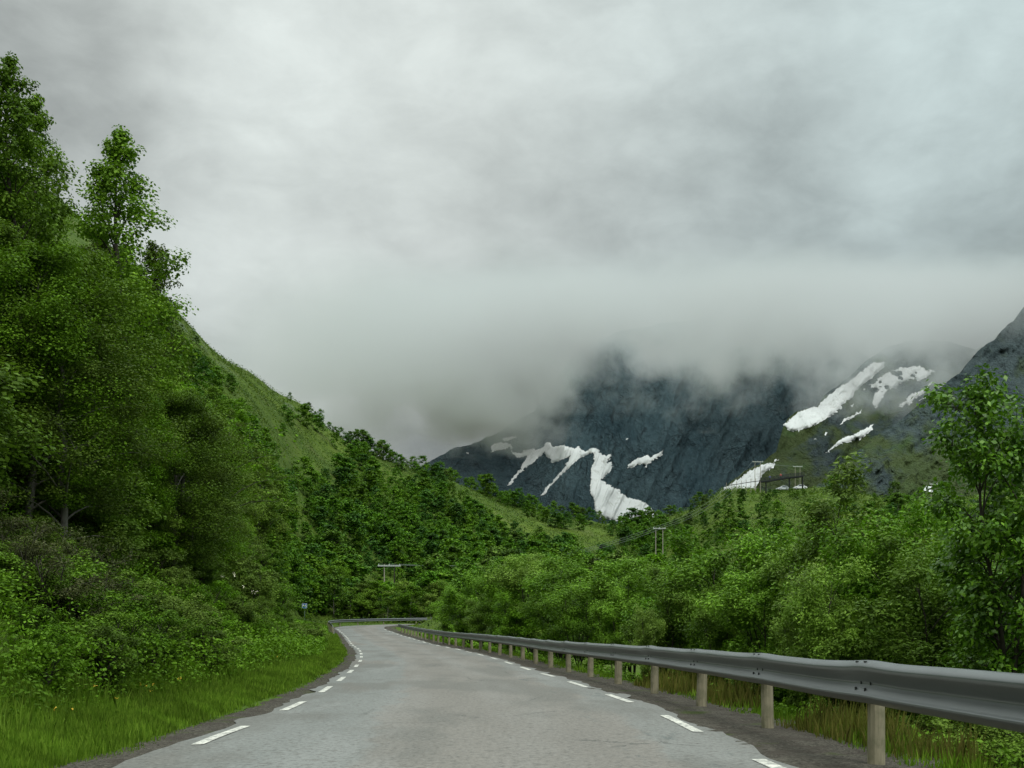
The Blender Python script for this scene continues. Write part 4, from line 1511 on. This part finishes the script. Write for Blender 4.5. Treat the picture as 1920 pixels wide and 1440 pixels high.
# ------------------------------------------------------------------ guard rails
PROFILE = [(-.004, .888), (.010, .890), (.036, .882), (.072, .860), (.094, .838), (.097, .824), (.080, .796), (.036, .742), (.008, .708), (.000, .694), (.004, .682), (.024, .664),
           (.068, .618), (.078, .606), (.097, .599), (.100, .588), (.088, .570), (.046, .538), (.012, .520), (.000, .514)]


def guard_rail(label, l0, l1, s, side, spacing, first, post_r, ztop=.88, group=None, dent=1.0, sq=False, ramp=None):
    root_l = max(l0, 6)
    x0, y0, z0 = (float(a) for a in at_along(root_l, s))
    root = empty('guard_rail', (x0, y0, z0))
    tag(root, label, 'guard rail', group)
    off = np.array([x0, y0, z0])
    step = .12 if l1 - l0 < 160 and not sq else .4
    l = np.arange(l0, l1, step)
    ks = np.arange(first - 12 * spacing, l1, spacing)
    ks = ks[(ks > l0 + .2) & (ks < l1 - .1)]
    # dents in the top wave near the posts
    rng = np.random.default_rng(int(abs(s) * 100) + 5)
    wob = np.zeros_like(l)
    bow = np.zeros_like(l)
    for k in ks:
        a = rng.uniform(.25, 1.0)
        g = np.exp(-((l - k + .15) / .45) ** 2)
        wob += .020 * a * g - .010 * a * np.exp(-((l - k - 1.2) / .8) ** 2)
        bow += -.030 * a * np.exp(-((l - k - .45) / .4) ** 2)
    wob += .010 * fbm(l * .35, l * 0, 601, 3)
    drop = np.zeros_like(l) if ramp is None else ramp(l)
    prof = PROFILE + [(a - .006, b) for a, b in PROFILE[::-1]]
    rows = []
    for (a, b) in prof:
        top = min(1, max(0, (b - .70) / .15))
        ss = s - side * (a + bow * dent * top)
        x, y, z = at_along(l, ss)
        rows.append(np.stack([x, y, z + b + (ztop - .88) + wob * dent * (.35 + .65 * top) + drop], -1))
    V = np.stack(rows, 1)
    m = len(prof)
    idx = np.arange(len(l) * m).reshape(len(l), m)
    nx = np.roll(idx, -1, axis=1)
    fc = np.stack([idx[:-1], nx[:-1], nx[1:], idx[1:]], -1).reshape(-1, 4)
    link('rail_beam', mesh_np('rail_beam', V.reshape(-1, 3) - off, fc, M['rail'], smooth=True), root)
    # posts stand behind the beam
    pm = MB()
    if sq:
        pm.box((0, 0, .12), (post_r * 2, post_r * 2, 1.15))
    else:
        r = np.random.default_rng(77)
        pm.tube([(0, 0, -.45), (0.003, 0, 0), (-.004, .002, .4), (0, 0, .70), (0, 0, .80)], [post_r * 1.05, post_r * 1.03, post_r, post_r * .98, post_r * .93], 12)
    pme = pm.mesh('post', M['post'], smooth=False)
    for i, k in enumerate(ks):
        x, y, z = (float(a) for a in at_along(k, s + side * (post_r + .012)))
        p = link('post', pme, root)
        p.location = np.array([x, y, z - .02]) - off
        p.rotation_euler = (rng.normal(0, .012), rng.normal(0, .012), rng.uniform(0, 6.28) if not sq else math.atan2(*at_dir(k)[::-1]))
        p.scale = (rng.uniform(.9, 1.12), rng.uniform(.9, 1.1), 1)
        if k < 34 and not sq:
            for dl in (-.12, .12):
                for (a, b, sz) in ((.052, .875, .016), (.000, .696, .013), (.052, .642, .010)):
                    bx, by, bz = (float(c) for c in at_along(k + dl, s - side * (a + .002)))
                    w_ = float(np.interp(k + dl, l, wob)) * dent * (1.0 if b > .8 else .35)
                    bm = MB()
                    t = at_dir(k)
                    bm.box((0, 0, 0), (.050 if b > .8 else .022, .014, .012 if b > .8 else .03), math.atan2(t[1], t[0]))
                    o = bm.build('bolt', M['bolt'], root)
                    bw_ = float(np.interp(k + dl, l, bow)) * dent * (1.0 if b > .8 else 0)
                    n = np.array([np.interp(k, ALONG, NRM[:, 0]), np.interp(k, ALONG, NRM[:, 1])])
                    o.location = np.array([bx - side * n[0] * bw_, by - side * n[1] * bw_, bz + b + w_ + (.001 if b > .8 else 0)]) - off
    return root


def at_dir(k):
    return np.array([np.interp(k, ALONG, TAN[:, 0]), np.interp(k, ALONG, TAN[:, 1])])


LB = along_at_y(124)
guard_rail('long galvanised guard rail on round wooden posts along the right edge of the road', -8.0, LB + 9, 3.66, 1, 3.7, along_at_y(9.27), .080)
ramp_l = LB + 6
guard_rail('short pale guard rail around the outside of the far bend', ramp_l - 8, LEND - 6, -3.75, -1, 3.9, ramp_l, .06, ztop=.82, dent=.3, sq=True,
           ramp=lambda l: -.75 * sstep(ramp_l + 1.0, ramp_l - 7.5, l))

# ------------------------------------------------------------------ sign, power line
def sign(u, v, d):
    x, y, z = px(u, v, d)
    g = ground_at(x, y)
    r = empty('road_sign', (x, y, g))
    tag(r, 'square blue road sign with a white letter M on a thin grey pole', 'road sign')
    p = MB()
    p.tube([(0, .05, -.4), (0, .05, z - g + .30)], .032, 8)
    p.build('pole', M['grey_pipe'], r)
    h = z - g
    b = MB()
    b.box((0, 0, h), (.62, .022, .62))
    pan = b.build('panel', M['sign_blue'], r)
    w = MB()
    for (a0, a1) in (((-.19, -.19), (-.19, .19)), ((.19, -.19), (.19, .19)), ((-.19, .19), (0, -.06)), ((.19, .19), (0, -.06))):
        a, c = np.array(a0), np.array(a1)
        t = (c - a) / np.linalg.norm(c - a)
        n = np.array([-t[1], t[0]]) * .040
        q = [a - n, a + n, c + n, c - n]
        vs = [(k[0], -.017, h + k[1]) for k in q] + [(k[0], -.012, h + k[1]) for k in q]
        w.add(vs, [(0, 1, 2, 3), (7, 6, 5, 4), (0, 4, 5, 1), (1, 5, 6, 2), (2, 6, 7, 3), (3, 7, 4, 0)])
    w.build('letter', M['sign_white'], pan)
    f = MB()
    for sx, sz, wd, ht in ((0, .295, .60, .018), (0, -.295, .60, .018), (.295, 0, .018, .57), (-.295, 0, .018, .57)):
        f.box((sx, -.0135, h + sz), (wd, .005, ht))
    f.build('border', M['sign_white'], pan)


sign(571, 1136, 133)


def hpole(u, vtop, vbot, d, gap, arm, label, rot=0.0, legs=2, r=.10, dark=False):
    x, y, zt = px(u, vtop, d)
    g = ground_at(x, y)
    root = empty('power_pole', (x, y, g), rot)
    tag(root, label, 'power pole', 'wooden power poles')
    H = zt - g
    for k in range(legs):
        m = MB()
        xx = k * gap
        m.tube([(xx, 0, -.8), (xx, 0, H * .5), (xx, 0, H + .25)], [r * 1.1, r, r * .85], 8)
        m.build('pole', M['bark' if dark and k else 'pole_wood'], root)  # dark: shade on the second leg painted in with the bark material
    m = MB()
    m.box((gap * .5 * (legs - 1), -.16, H), (arm, .14, .18))
    a = m.build('crossarm', M['pole_arm'], root)
    q = gap * .5 * (legs - 1)
    for k in (-.46, 0, .46):
        i = MB()
        i.tube([(q + k * arm, -.16, H + .07), (q + k * arm, -.16, H + .20), (q + k * arm, -.16, H + .34)], [.05, .075, .03], 8)
        i.build('insulator', M['pole_arm'], a)
    return [np.array([x + math.cos(rot) * (q + k * arm), y + math.sin(rot) * (q + k * arm), g + H + .3]) for k in (-.46, 0, .46)]


pA = hpole(720.5, 1061, 1085, 182, 1.7, 3.9, 'power pole with a pale crossarm half hidden in trees above the far bend', .05, dark=True)
pB = hpole(1229.5, 991, 1030, 232, 1.55, 2.7, 'power pole standing in the trees below the knoll', .05)
pC = hpole(1415.5, 866, 908, 336, 1.75, 3.4, 'tall two-legged power pole in front of the snow bank on the knoll', .05)
pD = hpole(1491, 875, 900, 380, 1.75, 3.4, 'two-legged power pole rising behind the dark footbridge', .05)
pE = hpole(1746, 908, 932, 252, 1.0, 1.9, 'low two-legged power pole by the small snow patches at right', .05, r=.09)


def wires(a, b, label, sag):
    m = MB()
    for p, q in zip(a, b):
        t = np.linspace(0, 1, 17)[:, None]
        pts = p + (q - p) * t - np.array([0, 0, 1.0]) * sag * 4 * t * (1 - t)
        m.tube(pts, .028, 4, cap=False)
    o = m.build('power_line', M['wire'])
    tag(o, label, 'power line', 'power line wires')


wires(pB, pC, 'thin sagging wires climbing from the valley pole to the knoll pole', 3.0)
wires(pA, pB, 'thin wires crossing the trees from the bend pole to the valley pole', 3.0)
wires(pC, pD, 'short wires between the two poles on the knoll', .6)

# ------------------------------------------------------------------ on the knoll: fence, footbridge, cars, people
def fence_line():
    d0 = 333
    pts = [px(u, v, d0) for u, v in ((1362, 911), (1372, 909.5), (1381, 908.5), (1390, 907), (1399, 905.5), (1408, 904), (1417, 903), (1426, 902))]
    r = empty('roadside_fence', pts[0])
    tag(r, 'low fence of thin pale posts along the edge of the knoll', 'fence')
    o = np.array(pts[0])
    for p in pts:
        m = MB()
        q = np.array(p) - o
        g = ground_at(p[0], p[1]) - p[2]
        m.box((q[0], q[1], q[2] + (g + 1.0) / 2 - .1), (.13, .13, 1.0 - g + .2))
        m.build('post', M['pole_wood'], r)
    m = MB()
    m.tube([np.array(p) - o + np.array([0, -.08, .05]) for p in pts], .10, 5)
    m.build('bottom_rail', M['dark_steel'], r)


fence_line()


def footbridge():
    d0 = 333
    top = [(1426, 902), (1445, 900), (1462, 897), (1480, 894), (1495, 893), (1508, 891)]
    P = [np.array(px(u, v, d0)) for u, v in top]
    r = empty('footbridge', P[0])
    tag(r, 'dark sloping footbridge with a railing beside the parked cars on the knoll', 'footbridge')
    o = P[0]
    m = MB()
    for a, b in zip(P[:-1], P[1:]):
        for w in (0, 1.6):
            a2, b2 = a - o + (0, w, 0), b - o + (0, w, 0)
            vs = [a2 + (0, 0, -.35), b2 + (0, 0, -.35), b2 + (0, 0, .05), a2 + (0, 0, .05)]
            vs += [k + np.array([0, .14, 0]) for k in vs]
            m.add(vs, [(0, 1, 2, 3), (7, 6, 5, 4), (0, 4, 5, 1), (3, 2, 6, 7), (1, 5, 6, 2), (0, 3, 7, 4)])
        vs = [a - o + (0, .14, -.05), b - o + (0, .14, -.05), b - o + (0, 1.6, -.05), a - o + (0, 1.6, -.05)]
        vs += [k + np.array([0, 0, -.12]) for k in vs]
        m.add(vs, [(0, 1, 2, 3), (7, 6, 5, 4)])
    m.build('deck', M['dark_steel'], r)
    for w in (-.04, 1.78):
        for hh, rr in ((.95, .055), (.55, .045), (.25, .045)):
            q = MB()
            q.tube([p - o + (0, w, hh) for p in P], rr, 5)
            q.build('handrail', M['dark_steel'], r)
    for t in np.linspace(0, 1, 12):
        p = np.array([np.interp(t, np.linspace(0, 1, len(P)), [k[j] for k in P]) for j in range(3)])
        q = MB()
        q.box(p - o + (0, -.05, .45), (.10, .08, 1.25))
        q.build('railing_post', M['dark_steel'], r)
    for t in (.12, .62, .97):
        p = np.array([np.interp(t, np.linspace(0, 1, len(P)), [k[j] for k in P]) for j in range(3)])
        g = ground_at(p[0], p[1] + .8)
        q = MB()
        hgt = max(.6, p[2] - g)
        q.box(p - o + (0, .85, -hgt / 2 - .2), (.14, 1.2, hgt + .2))
        q.build('support', M['dark_steel'], r)


footbridge()


def car(u, d, label, paint, rot):
    x = (u - CU) * d / F
    g = ground_at(x, d) + .02
    r = empty('parked_car', (x, d, g), rot)
    tag(r, label, 'car', 'cars parked on the knoll')
    side = [(-2.1, .35), (-2.12, .62), (-2.0, .86), (-1.55, .93), (-1.0, 1.38), (-.4, 1.47), (.45, 1.44), (1.05, 1.02), (1.75, .86), (2.08, .68), (2.12, .38), (1.75, .28), (-1.8, .28)]
    n = len(side)
    vs, fs = [], []
    ys = (-.86, -.80, .80, .86)
    for k, yy in enumerate((-.84, .84)):
        for (a, b) in side:
            tz = .16 * max(0, (b - .9) / .5)
            vs.append((a, yy * (1 - tz), b))
    fs.append(tuple(range(n))[::-1])
    fs.append(tuple(range(n, 2 * n)))
    for k in range(n):
        fs.append((k, (k + 1) % n, n + (k + 1) % n, n + k))
    bm = MB()
    bm.add(vs, fs)
    b = bm.build('body', paint, r)
    bv = b.modifiers.new('bevel', 'BEVEL')
    bv.width = .06
    bv.segments = 2
    for yy in (-1, 1):
        w = MB()
        q = [(-1.35, .96), (-.92, 1.32), (-.38, 1.40), (.40, 1.37), (.92, .99)]
        w.add([(a, yy * (.845 - .134 * max(0, (c - .9) / .5)), c) for a, c in q], [tuple(range(5)) if yy < 0 else tuple(range(5))[::-1]])
        w.build('side_window', M['car_glass'], r)
    for (a, c, a2, c2, nm) in ((.50, 1.415, 1.02, 1.05, 'windscreen'), (-1.46, .965, -1.04, 1.335, 'rear_window')):
        w = MB()
        e = .012
        w.add([(a + e, -.66, c + e), (a2 + e, -.74, c2 + e), (a2 + e, .74, c2 + e), (a + e, .66, c + e)], [(0, 1, 2, 3)])
        w.build(nm, M['car_glass'], r)
    for ax in (-1.30, 1.32):
        for yy in (-.80, .80):
            w = MB()
            w.tube([(ax, yy - .1, .31), (ax, yy + .1, .31)], .31, 16)
            wl = w.build('wheel', M['tyre'], r)
            k = MB()
            k.tube([(ax, yy + math.copysign(.09, yy), .31), (ax, yy + math.copysign(.112, yy), .31)], .19, 12)
            k.build('rim', M['car_silver'], wl)
    for yy in (-.6, .6):
        h = MB()
        h.box((2.085, yy, .66), (.06, .34, .13))
        h.build('headlight', M['car_silver'], r)
    return r


car(1468, 342, 'pale silver car partly behind the dark footbridge, left of the other parked car', M['car_silver'], math.pi + .15)
car(1500, 340, 'white car parked at the right end of the dark footbridge', M['car_white'], math.pi - .05)


def person(u, v, d, jacket, label):
    """a tiny figure leaning at the railing: one skinned body, clothes and hair as its parts"""
    x, y, z = px(u, v, d)
    r = empty('person', (x, y, z), 0)
    tag(r, label, 'person')

    def skinned(name, pts, edges, rad, mat):
        me = bpy.data.meshes.new(name)
        me.from_pydata(pts, edges, [])
        o = link(name, me, r)
        me.materials.append(mat)
        mod = o.modifiers.new('skin', 'SKIN')
        for i, s_ in enumerate(me.skin_vertices[0].data):
            s_.radius = (rad[i], rad[i])
        me.skin_vertices[0].data[0].use_root = True
        o.modifiers.new('sub', 'SUBSURF').levels = 1
        return o
    pts = [(0, 0, .92), (0, 0, 1.15), (0, 0, 1.40), (0, 0, 1.52), (0, -.01, 1.62), (0, -.01, 1.73), (-.19, 0, 1.40), (-.25, -.02, 1.12), (-.22, -.12, .90), (.19, 0, 1.40), (.25, -.02, 1.12), (.22, -.12, .90),
           (-.10, 0, .85), (-.11, -.01, .48), (-.12, .0, .08), (-.12, -.14, .04), (.10, 0, .85), (.11, -.01, .48), (.12, 0, .08), (.12, -.14, .04)]
    ed = [(0, 1), (1, 2), (2, 3), (3, 4), (4, 5), (2, 6), (6, 7), (7, 8), (2, 9), (9, 10), (10, 11), (0, 12), (12, 13), (13, 14), (14, 15), (0, 16), (16, 17), (17, 18), (18, 19)]
    rad = [.13, .13, .13, .055, .095, .07, .06, .045, .035, .06, .045, .035, .085, .06, .045, .04, .085, .06, .045, .04]
    skinned('body', pts, ed, rad, M['skin'])
    jp = [(0, 0, .95), (0, 0, 1.18), (0, 0, 1.42), (-.20, 0, 1.40), (-.26, -.02, 1.12), (-.23, -.11, .93), (.20, 0, 1.40), (.26, -.02, 1.12), (.23, -.11, .93)]
    skinned('jacket', jp, [(0, 1), (1, 2), (2, 3), (3, 4), (4, 5), (2, 6), (6, 7), (7, 8)], [.17, .165, .15, .085, .065, .055, .085, .065, .055], jacket)
    tp = [(0, 0, .90), (-.10, 0, .84), (-.11, -.01, .48), (-.12, 0, .10), (.10, 0, .84), (.11, -.01, .48), (.12, 0, .10)]
    skinned('trousers', tp, [(0, 1), (1, 2), (2, 3), (0, 4), (4, 5), (5, 6)], [.15, .105, .08, .065, .105, .08, .065], M['cloth_dark'])
    skinned('hair', [(0, .03, 1.66), (0, .01, 1.76)], [(0, 1)], [.09, .075], M['hair'])


person(1443.5, 901.5, 334.3, M['cloth_blue'], 'distant person in a blue jacket standing at the footbridge railing')
person(1464, 898, 334.3, M['cloth_red'], 'distant person in a red jacket standing at the footbridge railing')
